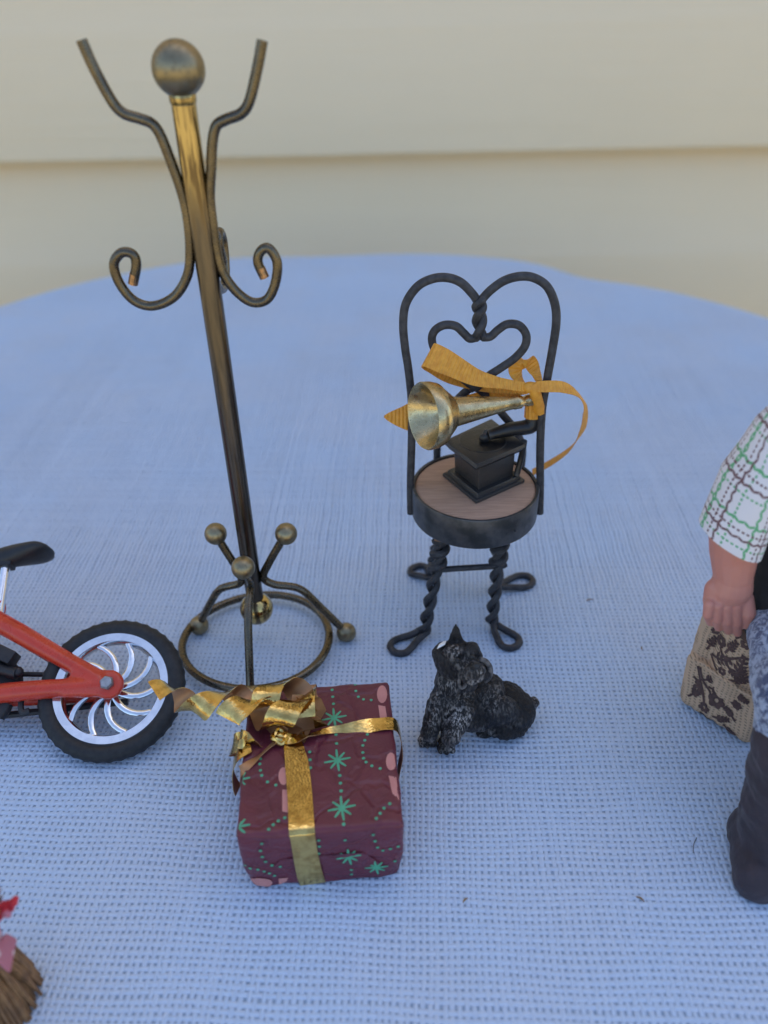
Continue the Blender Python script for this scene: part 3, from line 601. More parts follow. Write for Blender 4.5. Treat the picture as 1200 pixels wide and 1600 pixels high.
# ------------------------------------------------------------------ gift box
GA = math.radians(3.6); gx = V((math.cos(GA), math.sin(GA), 0)); gy = V((-math.sin(GA), math.cos(GA), 0))
GO = V((-3.60, 10.93, 0)); GW, GD, GH, GR = 3.92, 4.55, 2.2, .10
gift = thing('gift_box', GO+gx*GW/2+gy*GD/2, 'burgundy wrapped gift box with green stars and curled gold ribbon', 'gift box')
def GP(x, y, z): return GO + gx*x + gy*y + V((0, 0, z))
mb = MB(); NX, NY, NZ = 40, 44, 24
def face(fn, n1, n2):
    b = len(mb.v)
    for i in range(n1+1):
        for j in range(n2+1):
            q = V(fn(i/n1, j/n2)); inn = V((min(max(q.x, GR), GW-GR), min(max(q.y, GR), GD-GR), min(max(q.z, GR*.6), GH-GR)))
            e = q-inn; L = e.length; rr = GR if q.z > GH/2 else GR*.7
            if L > 1e-6 and (abs(e.x) > 1e-6)+(abs(e.y) > 1e-6)+(abs(e.z) > 1e-6) > 1: q = inn + e/L*min(L, rr)
            edge = min(q.x, GW-q.x)
            wr = .022*noise.noise(V((q.x*1.6, q.y*1.6, q.z*1.9))) + .012*noise.noise(V((q.x*4.5, q.y*4.5, q.z*5)))
            # sides bulge and the folded lower corners pull in
            low = max(0, 1-q.z/.9)
            cx_, cy_ = q.x-GW/2, q.y-GD/2
            if e.length > 0: q = q + e.normalized()*wr*(.35 if abs(q.z-GH) < .02 else 1.3)
            cr = max(0, (abs(cx_)/(GW/2)+abs(cy_)/(GD/2))-1.72)*low
            q.x -= math.copysign(cr*.55, cx_); q.y -= math.copysign(cr*.3, cy_)
            if q.z < .2: q.z = max(q.z + .10*max(0, noise.noise(V((q.x*1.3, q.y*1.3, 9)))), .0)
            mb.v.append(GP(*q))
    for i in range(n1):
        for j in range(n2):
            a = b+i*(n2+1)+j; mb.f.append([a, a+1, a+n2+2, a+n2+1]); mb.m.append(0)
face(lambda u, v: (u*GW, v*GD, GH), NX, NY); face(lambda u, v: (u*GW, v*GD, 0), NX, NY)
face(lambda u, v: (u*GW, 0, v*GH), NX, NZ); face(lambda u, v: (u*GW, GD, v*GH), NX, NZ)
face(lambda u, v: (0, u*GD, v*GH), NY, NZ); face(lambda u, v: (GW, u*GD, v*GH), NY, NZ)
paper = mb.build('wrapping_paper', M['paper'], gift, auto=0)
bm = bmesh.new(); bm.from_mesh(paper.data); bmesh.ops.remove_doubles(bm, verts=bm.verts, dist=.0001); bmesh.ops.recalc_face_normals(bm, faces=bm.faces); bm.to_mesh(paper.data); bm.free()
for p in paper.data.polygons: p.use_smooth = True
def bvh_of(ob):
    o0 = V(ob['_w']); return BVHTree.FromPolygons([v.co/S + o0 for v in ob.data.vertices], [tuple(p.vertices) for p in ob.data.polygons])
PB = bvh_of(paper)
def project(bvh, p, d, off=.008):
    off = PRINT_OFF
    h = bvh.ray_cast(p - d*6, d)
    if h[0] is None: return None
    n_ = h[1]
    if n_.dot(d) > 0: n_ = -n_
    return h[0] + n_*off
PRINT_OFF = .008
class Print:
    """flat printed shapes laid on a surface"""
    def __init__(s, bvh, mp, d, lim=(-99, 99)): s.lim = lim; s.b = bvh; s.mp = mp; s.d = d; s.mb = MB()
    def poly(s, pts, mi=0):
        pts = [(min(max(p[0], s.lim[0]), s.lim[1]), p[1]) for p in pts]; c = V((sum(p[0] for p in pts)/len(pts), sum(p[1] for p in pts)/len(pts)))
        n = len(pts); big = max((V(p)-c).length for p in pts) > .1
        rings = [[(c.x+(x-c.x)*f, c.y+(y-c.y)*f) for x, y in pts] for f in ((.33, .66, 1) if big else (1,))]
        q = [project(s.b, s.mp(c.x, c.y), s.d)] + [project(s.b, s.mp(x, y), s.d) for rg in rings for x, y in rg]
        if any(x is None for x in q): return
        if max((a-q[0]).length for a in q) > 1.6*max((V(p)-c).length for p in pts)+.005: return
        s.mb.add(q, [(0, 1+k, 1+(k+1) % n) for k in range(n)] + [(1+j*n+k, 1+j*n+(k+1) % n, 1+(j+1)*n+(k+1) % n, 1+(j+1)*n+k) for j in range(len(rings)-1) for k in range(n)], mi)
    def dot(s, x, y, r, mi=0, n=10): s.poly([(x+r*math.cos(2*PI*k/n), y+r*math.sin(2*PI*k/n)) for k in range(n)], mi)
    def star(s, x, y, r, mi=0, ph=.1):
        for k in range(8):
            a = ph+PI*k/4 + .06*math.sin(k*5.1+x*3); R = r*(1 if k % 2 == 0 else .86)
            c_, s_ = math.cos(a), math.sin(a); w0, w1 = .055, .042
            m1 = [(x-s_*w0*.3, y+c_*w0*.3), (x+c_*R*.5-s_*w0*.62, y+s_*R*.5+c_*w0*.62), (x+c_*R-s_*w1*.5, y+s_*R+c_*w1*.5), (x+c_*R+s_*w1*.5, y+s_*R-c_*w1*.5), (x+c_*R*.5+s_*w0*.62, y+s_*R*.5-c_*w0*.62), (x+s_*w0*.3, y-c_*w0*.3)]
            s.poly(m1, mi)
        s.dot(x, y, .09, mi)
    def arc(s, cx, cy, r, a0, a1, n, dr=.036, mi=0, ey=1.0):
        for k in range(n):
            a = math.radians(lerp(a0, a1, k/(n-1))); s.dot(cx+r*math.cos(a), cy+ey*r*math.sin(a), dr, mi)
    def line(s, x0, y0, x1, y1, n, dr=.045, mi=0):
        for k in range(n): s.dot(lerp(x0, x1, k/(n-1)), lerp(y0, y1, k/(n-1)), dr, mi)
tp = Print(PB, lambda x, y: GP(x, y, GH), V((0, 0, -1)), (.05, GW-.05))
def gl(px, py, z=GH): p = PZ(px, py, z)-GO; return p.dot(gx), p.dot(gy)
for (x, y) in ((522, 1122), (527, 1188), (534, 1263)): tp.star(*gl(x, y), .34)
tp.star(*gl(372, 1218), .30); tp.star(*gl(371, 1292), .30)
for (a, b, n) in (((519, 1078), (521, 1100), 3), ((525, 1148), (526, 1162), 2), ((531, 1212), (533, 1236), 3), ((537, 1288), (539, 1300), 2), ((374, 1240), (372, 1272), 4), ((484, 1175), (485, 1200), 3), ((493, 1297), (494, 1304), 2)):
    p, q = gl(*a), gl(*b); tp.line(*p, *q, n)
def dots(P, pts, conv): [P.dot(*conv(x, y), .042) for x, y in pts]
dots(tp, [(555, 1070), (556, 1080), (560, 1089), (568, 1093), (580, 1094), (574, 1148), (570, 1157), (567, 1165), (567, 1176), (568, 1185), (572, 1191), (581, 1197), (594, 1201), (609, 1256), (600, 1263), (594, 1271), (588, 1279), (584, 1290), (407, 1186), (406, 1194), (407, 1204), (409, 1212), (418, 1222), (431, 1227), (445, 1278), (435, 1283), (427, 1289), (420, 1296), (412, 1305)], gl)
def tri(P, pts, mi=1): P.poly([gl(x, y) for x, y in pts], mi)
def pinkround(P, x0, y0, sx, sy): P.poly([gl(x0+sx*math.cos(a), y0+sy*math.sin(a)) for a in [2*PI*k/14 for k in range(14)]], 1)
pinkround(tp, 443, 1213, 8, 14); tri(tp, [(441, 1234), (450, 1234), (450, 1270), (441, 1268)])
tri(tp, [(440, 1140), (449, 1134), (450, 1160), (442, 1162)])
pinkround(tp, 597, 1085, 8, 14); tri(tp, [(591, 1102), (602, 1104), (606, 1130), (594, 1124)])
pinkround(tp, 611, 1190, 8, 14); tri(tp, [(607, 1212), (619, 1214), (626, 1250), (613, 1240)])
tp.mb.build('printed_pattern', [M['pgreen'], M['ppink']], paper, smooth=False, kind='stuff')
PRINT_OFF = .014
fpl = Print(PB, lambda x, z: GP(x, 0, z), gy)
fpl.poly([(.22, .12), (GW*.5, .10), (GW-.24, .12), (GW-.5, .62), (GW-.98, 1.22), (GW*.5, 1.25), (.95, 1.20), (.5, .62)])
fpl.mb.build('folded_flap', M['paper'], paper, smooth=False)
PRINT_OFF = .022
fp = Print(PB, lambda x, z: GP(x, 0, z), gy)
def fl(px, py): p = PP(px, py, GO, gy)-GO; return p.dot(gx), p.z
fp.star(*fl(545, 1338), .31); fp.star(*fl(588, 1354), .29)
dots(fp, [(549, 1358), (549, 1365), (539, 1312), (498, 1313), (499, 1322), (498, 1332), (407, 1328), (410, 1337), (415, 1345), (425, 1351), (438, 1353), (383, 1353), (391, 1356), (403, 1357), (413, 1360), (421, 1363), (429, 1367), (583, 1304), (586, 1313), (590, 1322), (598, 1327), (610, 1325), (622, 1322), (617, 1345), (409, 1318)], fl)
fp.poly([fl(409+17*math.cos(2*PI*k/16), 1379+7*math.sin(2*PI*k/16)) for k in range(16)], 1)
fp.poly([fl(x, y) for x, y in [(435, 1372), (451, 1370), (447, 1377), (436, 1382)]], 1)
fp.mb.build('printed_pattern', [M['pgreen'], M['ppink']], paper, smooth=False, kind='stuff')
# ribbon bands
FO = [M['foil'], M['foilback']]
def band(name, pts, wd, widths, n=6): return ribbon(name, pts, wd, widths, gift, FO, th=.015, n=n, sub=3, mi=(0, 1))
xk = 1.02; yk_ = 2.75
bx = lambda y: 1.38 + .07*math.sin(y*2)
band('lengthwise_band', [GP(1.66, GD+.02, .1), GP(1.64, GD+.05, 1.2), GP(1.62, GD+.03, 2.1), GP(1.58, GD-.1, 2.245), GP(1.5, 3.9, 2.24), GP(1.32, 3.1, 2.26), GP(1.24, 2.75, 2.33)], [-gx]*3, [.58, .58, .58, .56, .30])
band('lengthwise_band', [GP(1.24, 2.72, 2.31), GP(1.30, 2.45, 2.255), GP(1.40, 1.8, 2.245), GP(1.48, .9, 2.245), GP(1.52, .2, 2.235), GP(1.53, .02, 2.17), GP(1.54, -.04, 2.0), GP(1.56, -.05, 1.2), GP(1.60, -.06, .5), GP(1.64, -.02, .05)], [gx]*3, [.26, .5, .6, .6, .6, .6, .58, .6, .64, .64])
band('crosswise_band', [GP(.9, 2.66, 2.34), GP(1.3, 2.62, 2.36), GP(1.75, 2.72, 2.34), GP(2.2, 2.86, 2.29), GP(2.7, 2.92, 2.26), GP(3.3, 2.96, 2.25), GP(3.8, 2.98, 2.26), GP(4.02, 2.96, 2.14), GP(4.12, 2.92, 1.7), GP(4.14, 2.86, 1.2), GP(4.05, 2.8, .6), GP(3.97, 2.75, .1)],
     [gy+V((0, 0, 1)), gy-V((0, 0, .8)), gy+V((0, 0, .8)), gy, gy, gy, gy], [.2, .34, .16, .2, .4, .42, .42, .4, .4, .4])
band('crosswise_band', [GP(.95, 2.68, 2.34), GP(.7, 2.5, 2.28), GP(.4, 2.2, 2.25), GP(.12, 1.95, 2.24), GP(-.03, 1.85, 2.15), GP(-.06, 1.85, 1.6), GP(-.06, 1.95, .8), GP(-.04, 2, .1)], [gy, gy-V((0, 0, .6)), gy+V((0, 0, .7)), gy, gy], [.2, .14, .2, .24, .38, .4, .4])
mb = MB()
kc = GP(.95, 2.7, 2.38)
for k in range(4):
    a = k*1.7; e1 = V((math.cos(a), math.sin(a)*.7, .3)).normalized(); e2 = e1.cross(V((.3, .2, 1))).normalized()
    mb.tube(spline([kc+e1*.20*math.cos(q)+e2*.12*math.sin(q) for q in [2*PI*j/8 for j in range(9)]], 3), .06, 6)
mb.ball(kc, (.14, .13, .12), 12); mb.build('knot', M['foil'], gift)
def curl(name, axis, R, pitch, width, ph, sgn=1, n=26, R1=None, slant=0.0):
    """a strand of curling ribbon wound round an axis path"""
    P = spline(axis, 10); d = [0]
    for i in range(1, len(P)): d.append(d[-1]+(P[i]-P[i-1]).length)
    L = d[-1]; N = max(8, int(L/pitch*n)); C_ = []; Wd = []; 
    for i in range(N+1):
        s_ = L*i/N; k = max(j for j in range(len(d)) if d[j] <= s_+1e-9); k = min(k, len(P)-2)
        p = lerp(P[k], P[k+1], (s_-d[k])/max(1e-6, d[k+1]-d[k])); tt = (P[k+1]-P[k]).normalized()
        e1 = tt.cross(V((0, 0, 1))).normalized(); e2 = e1.cross(tt).normalized() if True else None
        an = sgn*2*PI*s_/pitch + ph; rr = (R if R1 is None else lerp(R, R1, i/N))*(1+.16*math.sin(s_*2.3+ph*3)+.05*math.sin(s_*9+ph))
        C_.append(p + (e1*math.cos(an)+e2*math.sin(an)*.82)*rr); Wd.append((tt+e1*.28*math.sin(s_*1.7+ph)+e2*.15*math.sin(s_*2.9)).normalized())
    mb = MB(); mb.strip(C_, Wd, [width]*len(C_), .014, (0, 1) if sgn < 0 else (1, 0), 2)
    uv = [(0, 0)]*len(mb.v); return mb.build(name, FO, gift, auto=60)
q = lambda x, y, z: PZ(x, y, z)
curl('ribbon_curl', [kc+V((.4, .5, .25)), q(492, 1090, 2.75), q(440, 1082, 2.72), q(390, 1092, 2.65), q(340, 1098, 2.55), q(290, 1096, 2.5), q(246, 1088, 2.45)], .30, 1.62, .74, .6, 1)
curl('ribbon_curl', [kc+V((.1, .2, .15)), q(480, 1118, 2.72), q(430, 1116, 2.70), q(385, 1112, 2.66), q(368, 1110, 2.6)], .36, 1.25, .80, 2.2, 1)
curl('ribbon_curl', [q(425, 1150, 2.5), q(400, 1140, 2.42), q(384, 1150, 2.2), q(380, 1180, 1.7), q(378, 1205, 1.2)], .34, 1.25, .5, .3, -1)
ribbon('ribbon_curl', [q(392, 1168, 2.3), q(372, 1180, 2.15), q(364, 1200, 1.8), q(366, 1222, 1.3), q(372, 1235, .8)], [gy, gy, gy, gy+gx*.4], [.3, .4, .4, .34], gift, FO, th=.015, mi=(1, 0))

# ------------------------------------------------------------------ dog figurine
dog = MB(); K = .0182
def el3(px, py, y, rx, ry, rz): dog.ball(PY(px, py, y), (rx*K, ry*K, rz*K), 20)
el3(786, 1104, 16.0, 44, 42, 40); el3(800, 1112, 15.9, 32, 38, 32); el3(780, 1112, 15.45, 32, 18, 32); el3(752, 1098, 15.9, 40, 38, 40); el3(742, 1118, 15.6, 36, 26, 26); el3(762, 1078, 15.9, 28, 28, 26); el3(815, 1110, 15.9, 22, 30, 30); el3(790, 1128, 15.7, 40, 34, 16)
el3(716, 1096, 15.65, 36, 34, 40); el3(700, 1092, 15.5, 28, 28, 34); el3(706, 1064, 15.62, 27, 26, 32)
el3(714, 1032, 15.6, 34, 30, 30); el3(722, 1026, 15.4, 30, 24, 20); el3(700, 1024, 15.55, 24, 22, 22)
el3(736, 1047, 15.05, 21, 24, 18); el3(742, 1048, 14.72, 15, 14, 13); el3(733, 1064, 15.1, 13, 14, 20); el3(738, 1014, 15.35, 12, 14, 9); el3(712, 1018, 15.3, 20, 12, 9); el3(755, 1049, 15.3, 13, 14, 15)
el3(744, 1041, 14.58, 7, 6, 5)
def cap3(p, q, r1, r2):
    for i in range(7): c_ = lerp(p, q, i/6); dog.ball(c_, lerp(r1, r2, i/6)*K, 14)
cap3(PY(686, 1100, 15.3), PY(671, 1145, 14.95), 19, 14); cap3(PY(723, 1108, 15.2), PY(704, 1150, 14.7), 21, 16)
pL, pR = PZ(669, 1148, .2), PZ(699, 1158, .2)
for pw in (pL, pR):
    dog.ball(pw+V((0, 0, .02)), (.25, .34, .24), 16)
    for k in (-1, 0, 1): dog.ball(pw+V((k*.17-.04, -.26+.04*abs(k), -.04)), (.10, .18, .16), 12)
dog.ball(PZ(757, 1143, .12), (.28, .24, .17), 14); dog.ball(PZ(800, 1130, .3), (.5, .45, .35), 16)
cap3(PY(826, 1108, 16.1), PY(834, 1098, 16.1), 10, 9)
# upright ear, beard tufts and the stump of the chipped ear
e0, e1_ = PY(713, 1016, 15.65), PY(712, 976, 15.7)
for i in range(9): dog.ball(lerp(e0, e1_, i/8), (lerp(20, 2.6, (i/8)**.8)*K, lerp(11, 2.4, i/8)*K, lerp(12, 3, i/8)*K), 12)
cap3(PY(704, 1026, 15.5), PY(690, 1018, 15.45), 13, 7)
dm = blob(dog, .036, 3, .5)
for i, p in enumerate(dm.v):
    n_ = noise.noise(V((p.x*7, p.y*7, p.z*3.0))); p.x += .02*n_; p.z += .012*noise.noise(V((p.x*9, p.y*9, p.z*4+7)))
    if p.z < .0: p.z = .0
droot = thing('dog_figurine', PZ(740, 1140, 0), 'small black and grey resin schnauzer dog sitting, one ear chipped white', 'dog figurine')
db = dm.build('body', M['dog'], droot, auto=0)

nn_ = [v.normal.copy() for v in db.data.vertices]
for v, n_ in zip(db.data.vertices, nn_):
    q0 = v.co/S; f1 = 1-abs(noise.noise(V((q0.x*5.5+q0.z*1.2, q0.y*5.5, q0.z*2.0))))*2; f2 = noise.noise(V((q0.x*11, q0.y*11, q0.z*4)))
    if q0.z > .12: v.co += n_*S*(.030*f1 + .022*f2 - .012)
att = db.data.attributes.new('drybrush', 'FLOAT', 'POINT'); o0 = V(db['_w'])
spots = [(PY(705, 1088, 15.2), 34, .62), (pL, 38, 1.25), (pR, 40, 1.3), (PY(715, 1128, 14.9), 26, 1.15), (PY(680, 1125, 14.9), 20, .8), (PY(785, 1100, 15.2), 28, .65), (PY(740, 1052, 14.8), 22, 1.0), (PY(706, 1018, 15.1), 14, 1.0), (PY(757, 1143, 15.2), 14, .8), (PY(836, 1098, 16.1), 10, .8), (PY(800, 1120, 15.3), 18, .45)]
for i, v in enumerate(db.data.vertices):
    p = v.co/S + o0; val = .05
    for (c_, r_, a_) in spots:
        dd = (p-c_).length/(r_*K*1.25); val = max(val, min(1.2, a_*max(0, min(1, 1.5-dd*1.15))))
    att.data[i].value = val
def tuft(pts, r): return MB().tube(spline([PY(x, y, d) for x, y, d in pts], 5, closed=True), r, 8, closed=True).build('beard_curl', M['tuft'], db)
MB().ball(PY(745, 1041, 14.5), (.11, .08, .09), 12).build('nose', M['rubber'], db); [MB().ball(PY(x, y, d), .075, 12).build('eye', M['rubber'], db) for x, y, d in ((715, 1032, 14.98), (738, 1027, 14.97))]
M['tuft'] = simple('grey_painted_resin', (.02, .02, .022), (.16, .15, .145), 5, .5, 0, .5, 14)
#tuft
tuft([(724, 1050, 14.95), (729, 1058, 14.85), (726, 1072, 14.85), (720, 1074, 14.9), (717, 1064, 14.95), (720, 1053, 15.0)], .05)
MB().tube(spline([PY(x, y, d) for x, y, d in [(750, 1030, 15.1), (760, 1034, 15.15), (766, 1046, 15.2), (765, 1058, 15.2), (758, 1066, 15.2)]], 5), [.06, .075, .08, .07, .04], 8).build('beard_curl', M['tuft'], db)
chip = MB(); c0 = PY(689, 1010, 15.45); q_ = [PY(682, 1015, 15.3), PY(684, 1011, 15.3), PY(690, 1007, 15.33), PY(696, 1005, 15.38), PY(695, 1008, 15.34), PY(689, 1011, 15.3)]
bk = [p+V((.06, .28, -.16)) for p in q_]; chip.add(q_+bk, [(0, 1, 2, 3, 4, 5), (11, 10, 9, 8, 7, 6)]+[(k, 6+k, 6+(k+1) % 6, (k+1) % 6) for k in range(6)]); chip.build('chipped_ear', M['plaster'], db, bevel=.02, label='white plaster showing at the broken ear')

# ------------------------------------------------------------------ toy bicycle lying over on its side
lam, psi = 1.106, .10
e1 = V((math.cos(psi), math.sin(psi), 0)); n0 = V((math.sin(psi), -math.cos(psi), 0)); e2 = V((0, 0, 1))*math.cos(lam)-n0*math.sin(lam); e3 = e1.cross(e2)
WRad = 2.13
wc = V((-8.29, 16.78, .956)); wc = wc + (CAM-wc)*(.26/(19-.956))
bike = thing('toy_bicycle', (wc.x-3, wc.y, 0), 'red toy bicycle with black tyres and silver wheels lying tilted on the cloth', 'bicycle')
def BL(x, y, z=0.0, c=None): return (c or wc) + e1*x + e2*y + e3*z
def BP(px, py, off=0.0): return PP(px, py, wc+e3*off, e3)
def wheel(c):
    L = lambda x, y, z=0.0: BL(x, y, z, c)
    wroot = MB()
    ty = MB(); nA = 120; prof = []
    for k in range(14):
        a = 2*PI*k/14; prof.append((math.cos(a)*.25, math.sin(a)*.26))
    base = 1.88
    for i in range(nA):
        a = 2*PI*i/nA
        for k, (dr, dz) in enumerate(prof):
            kn_ = .028 if (dr > .1 and (i % 3 == 0)) else 0
            r_ = base + dr*(1.0 if dr > 0 else 1.15) + kn_; ty.v.append(L(math.cos(a)*r_, math.sin(a)*r_, dz))
    for i in range(nA):
        for k in range(14):
            a = i*14+k; b = i*14+(k+1) % 14; c2 = ((i+1) % nA)*14; ty.f.append([a, b, c2+(k+1) % 14, c2+k]); ty.m.append(0)
    # root part of the wheel is the rim; tyre, spokes and hub hang on it
    rm = MB(); pr_ = [(1.40, .13), (1.44, .20), (1.66, .215), (1.70, .17), (1.70, -.17), (1.66, -.215), (1.44, -.20), (1.40, -.13), (1.36, 0)]
    for i in range(96):
        a = 2*PI*i/96
        for (r_, z) in pr_: rm.v.append(L(math.cos(a)*r_, math.sin(a)*r_, z))
    m_ = len(pr_)
    for i in range(96):
        for k in range(m_): rm.f.append([i*m_+k, i*m_+(k+1) % m_, ((i+1) % 96)*m_+(k+1) % m_, ((i+1) % 96)*m_+k]); rm.m.append(0)
    R_ = rm.build('wheel', M['chrome'], bike)
    ty.build('tyre', M['rubber'], R_, auto=35)
    MB().lathe([(.01, -.3), (.22, -.3), (.28, -.22), (.28, .22), (.22, .3), (.01, .3)], c, e3, 24).build('hub', M['chrome'], R_)
    for j in range(10):
        a0 = 2*PI*j/10 + .05; pts = []
        for s_ in range(9):
            f = s_/8; r_ = lerp(.24, 1.42, f); a = a0 + .60*(f**1.5); pts.append(L(math.cos(a)*r_, math.sin(a)*r_, .05))
        mb = MB(); N = len(pts)
        for i, p in enumerate(pts):
            tt = (pts[min(i+1, N-1)]-pts[max(i-1, 0)]).normalized(); sd_ = e3.cross(tt)
            wd = lerp(.115, .095, i/(N-1)); 
            for (u_, z_) in ((-1, -.07), (1, -.07), (1, .04), (.4, .075), (-.4, .075), (-1, .04)): mb.v.append(p + sd_*wd*u_*.8 + e3*z_)
        for i in range(N-1):
            for k in range(6): mb.f.append([i*6+k, i*6+(k+1) % 6, (i+1)*6+(k+1) % 6, (i+1)*6+k]); mb.m.append(0)
        mb.f += [list(range(6)), [(N-1)*6+k for k in range(5, -1, -1)]]; mb.m += [0, 0]
        mb.build('spoke', M['chrome'], R_)
    return R_
wheel(wc)
fc = wc - e1*8.3 
wheel(fc)
# frame (near-side stays in front of the wheel, far-side ones behind)
o_ = .42
dr_ = wc + e3*o_
ss1 = BP(0, 972, .25); cs1 = BP(0, 1082, .3)
st_dir = (ss1-dr_).normalized(); ss2 = dr_ + st_dir*5.6; cs2 = dr_ + (cs1-dr_).normalized()*4.7
fm = MB(); fm.tube([dr_ + st_dir*.25, lerp(dr_, ss2, .3), lerp(dr_, ss2, .6), ss2-e3*.3], [.27, .27, .31, .33], 14)
fm.tube([dr_, lerp(dr_, cs2, .5), cs2-e3*.3], [.27, .29, .31], 14)
fm.lathe([(.01, -.12), (.40, -.12), (.43, -.06), (.43, .10), (.38, .14), (.01, .14)], dr_+e1*.02, e3, 28)
fm.hexa([BL(x, y, z) for z in (o_-.14, o_+.13) for x, y in ((-1.3, -.25), (.1, -.35), (.0, .42), (-1.0, .66))])
fm2 = blob(fm, .06, 6)
frame = fm2.build('frame', M['red'], bike, auto=0)
far = MB(); df = wc - e3*o_; far.tube([df, df+(cs1-dr_).normalized()*4.6+e3*.3], .25, 12).tube([df, df+st_dir*5.5+e3*.3], .24, 12); far.build('far_stay', M['red'], frame)
bbk = cs2 - e3*.35; stop = ss2 - e3*.3; head = BL(-6.9, 4.1)
MB().tube([stop, bbk], .32, 14).build('seat_tube', M['red'], frame)
MB().tube([bbk, head-e2*.3], .34, 14).build('down_tube', M['red'], frame)
MB().tube([stop, head+e2*.3], .30, 14).build('top_tube', M['red'], frame)
MB().tube([head+e2*.9-e1*-.2, head-e2*.6-e1*.15], .36, 14).build('head_tube', M['red'], frame)
for z in (.42, -.42): MB().tube(spline([head-e2*.6-e1*.15+e3*z*.5, BL(-7.6, 2.4, z), BL(-8.3, 0, z)], 5), [.22, .22, .17], 12).build('fork_blade', M['red'], frame)
hb = head+e2*2.0+e1*.3
MB().tube([head+e2*.8, hb], .17, 12).build('stem', M['steel'], bike)
MB().tube(spline([hb-e3*2.05+e1*.7, hb-e3*1.4, hb, hb+e3*1.4, hb+e3*2.1+e1*.7], 6), .15, 10).build('handlebar', M['darkplastic'], bike)
MB().lathe([(.01, 0), (.21, 0), (.21, .13), (.17, .2), (.01, .2)], dr_+e3*.12, e3, 6).build('axle_nut', M['steel'], bike, smooth=False, bevel=.015)
# collar, seat post and saddle
su = (BP(8, 880, 0)-BP(-2, 950, 0)).normalized()
p0, p1 = BP(-4, 968, 0), BP(9, 884, 0)
MB().tube([stop, p0+su*.25], [.34, .36], 16).build('seat_collar', M['red'], frame)
MB().tube([p0-su*.5, p1], .155, 16).build('seat_post', M['chrome'], bike)
MB().box(BP(11, 880, 0), .42, .5, .36, Matrix((e1, e3, e2)).transposed()).build('saddle_clamp', M['saddle'], bike, bevel=.06)
sa = BP(83, 862, 0); sb_ = BP(-50, 876, 0); sd_ = (sa-sb_).normalized(); sn = e3.cross(sd_); sn = sn if sn.dot(e2) > 0 else -sn; Ls = (sa-sb_).length
sm = MB(); nS = 24
for i in range(nS+1):
    f = i/nS; x = f*Ls
    wdt = .16 + .62*(max(0, (f-.15))/.85)**1.1 if f > .15 else .16
    endf = math.sqrt(max(.02, 1-((f-.80)/.205)**2)) if f > .80 else (math.sqrt(max(.05, 1-((.06-f)/.06)**2)) if f < .06 else 1)
    tk = (.16 + .17*math.sin(PI*min(1, f*1.0))**1.0 * (1 if f < .75 else 1.05))*endf; up_ = .08*math.sin((f-.3)*3.0)
    for k in range(16):
        a = 2*PI*k/16; sm.v.append(sb_ + sd_*x + e3*(math.cos(a)*wdt*endf) + sn*(math.sin(a)*tk*(1.0 if math.sin(a) > 0 else 1.15) + up_ - .04))
for i in range(nS):
    for k in range(16): sm.f.append([i*16+k, i*16+(k+1) % 16, (i+1)*16+(k+1) % 16, (i+1)*16+k]); sm.m.append(0)
sm.f += [list(range(16)), [nS*16+k for k in range(15, -1, -1)]]; sm.m += [0, 0]
sm.build('saddle', M['saddle'], bike, auto=0)
# drive side bits seen between the stays
c1, c2 = BP(62, 1054, -.3), BP(-40, 1052, -.3)
MB().tube([c1+ (c1-c2).normalized()*1.2, c2], .075, 8).build('chain_run', M['darkplastic'], bike)
c1, c2 = BP(200, 1096, -.42), BP(-40, 1123, -.42)
MB().tube([c1, c2], .10, 8).build('chain_run', M['darkplastic'], bike)
cg = BP(-16, 1075, -.35); MB().lathe([(.2, -.06), (.95, -.06), (.98, 0), (.95, .06), (.2, .06)], cg, e3, 28).build('chainring', M['darkplastic'], bike)
k0 = BP(-12, 1040, .0); MB().tube(spline([k0, BP(10, 1048, .1), BP(28, 1052, .15)], 4), [.2, .17, .2], 10).ball(BP(28, 1050, .15), .17, 12).build('crank_arm', M['darkplastic'], bike)
MB().box(BP(10, 1025, .15), .62, .5, .42, Matrix((e1*.85-e2*.5, e3, e2*.85+e1*.5)).transposed()).build('pedal', M['darkplastic'], bike, bevel=.05)
MB().tube(spline([BP(33, 1094, .1), BP(33, 1108, .1), BP(37, 1113, .1), BP(46, 1110, .1)], 4), .09, 8).build('chain_hook', M['darkplastic'], bike)
MB().tube(spline([BP(-3, 1120, 0), BP(6, 1108, 0), BP(10, 1100, 0)], 4), .2, 10).build('crank_arm', M['darkplastic'], bike)

# ------------------------------------------------------------------ seated doll, its bag and its stool
dl = thing('doll', (10.9, 16.0, 0), 'seated doll in plaid shirt, blue knit trousers and dark boots, gripping a bag', 'doll')
HY = 15.6
hnd = MB()
def hb_(px, py, y, r, q=None):
    hnd.ball(PY(px, py, y), r if hasattr(r, '__len__') else r, 18)
def hcap(a, b, r1, r2, flat=1.0, n=8):
    for i in range(n+1): f = i/n; r = lerp(r1, r2, f); hnd.ball(lerp(a, b, f), (r, r*flat, r), 16)
hcap(PY(1150, 800, HY+.15), PY(1148, 855, HY+.1), .66, .62, .9); hcap(PY(1148, 855, HY+.1), PY(1146, 898, HY), .62, .50, .85); hcap(PY(1146, 898, HY), PY(1142, 920, HY-.05), .50, .56, .75)
hcap(PY(1120, 920, HY-.02), PY(1115, 938, HY-.1), .32, .28, .8); hcap(PY(1150, 920, HY-.02), PY(1151, 938, HY-.12), .38, .32, .8); hcap(PY(1134, 918, HY-.04), PY(1133, 938, HY-.12), .42, .34, .8)
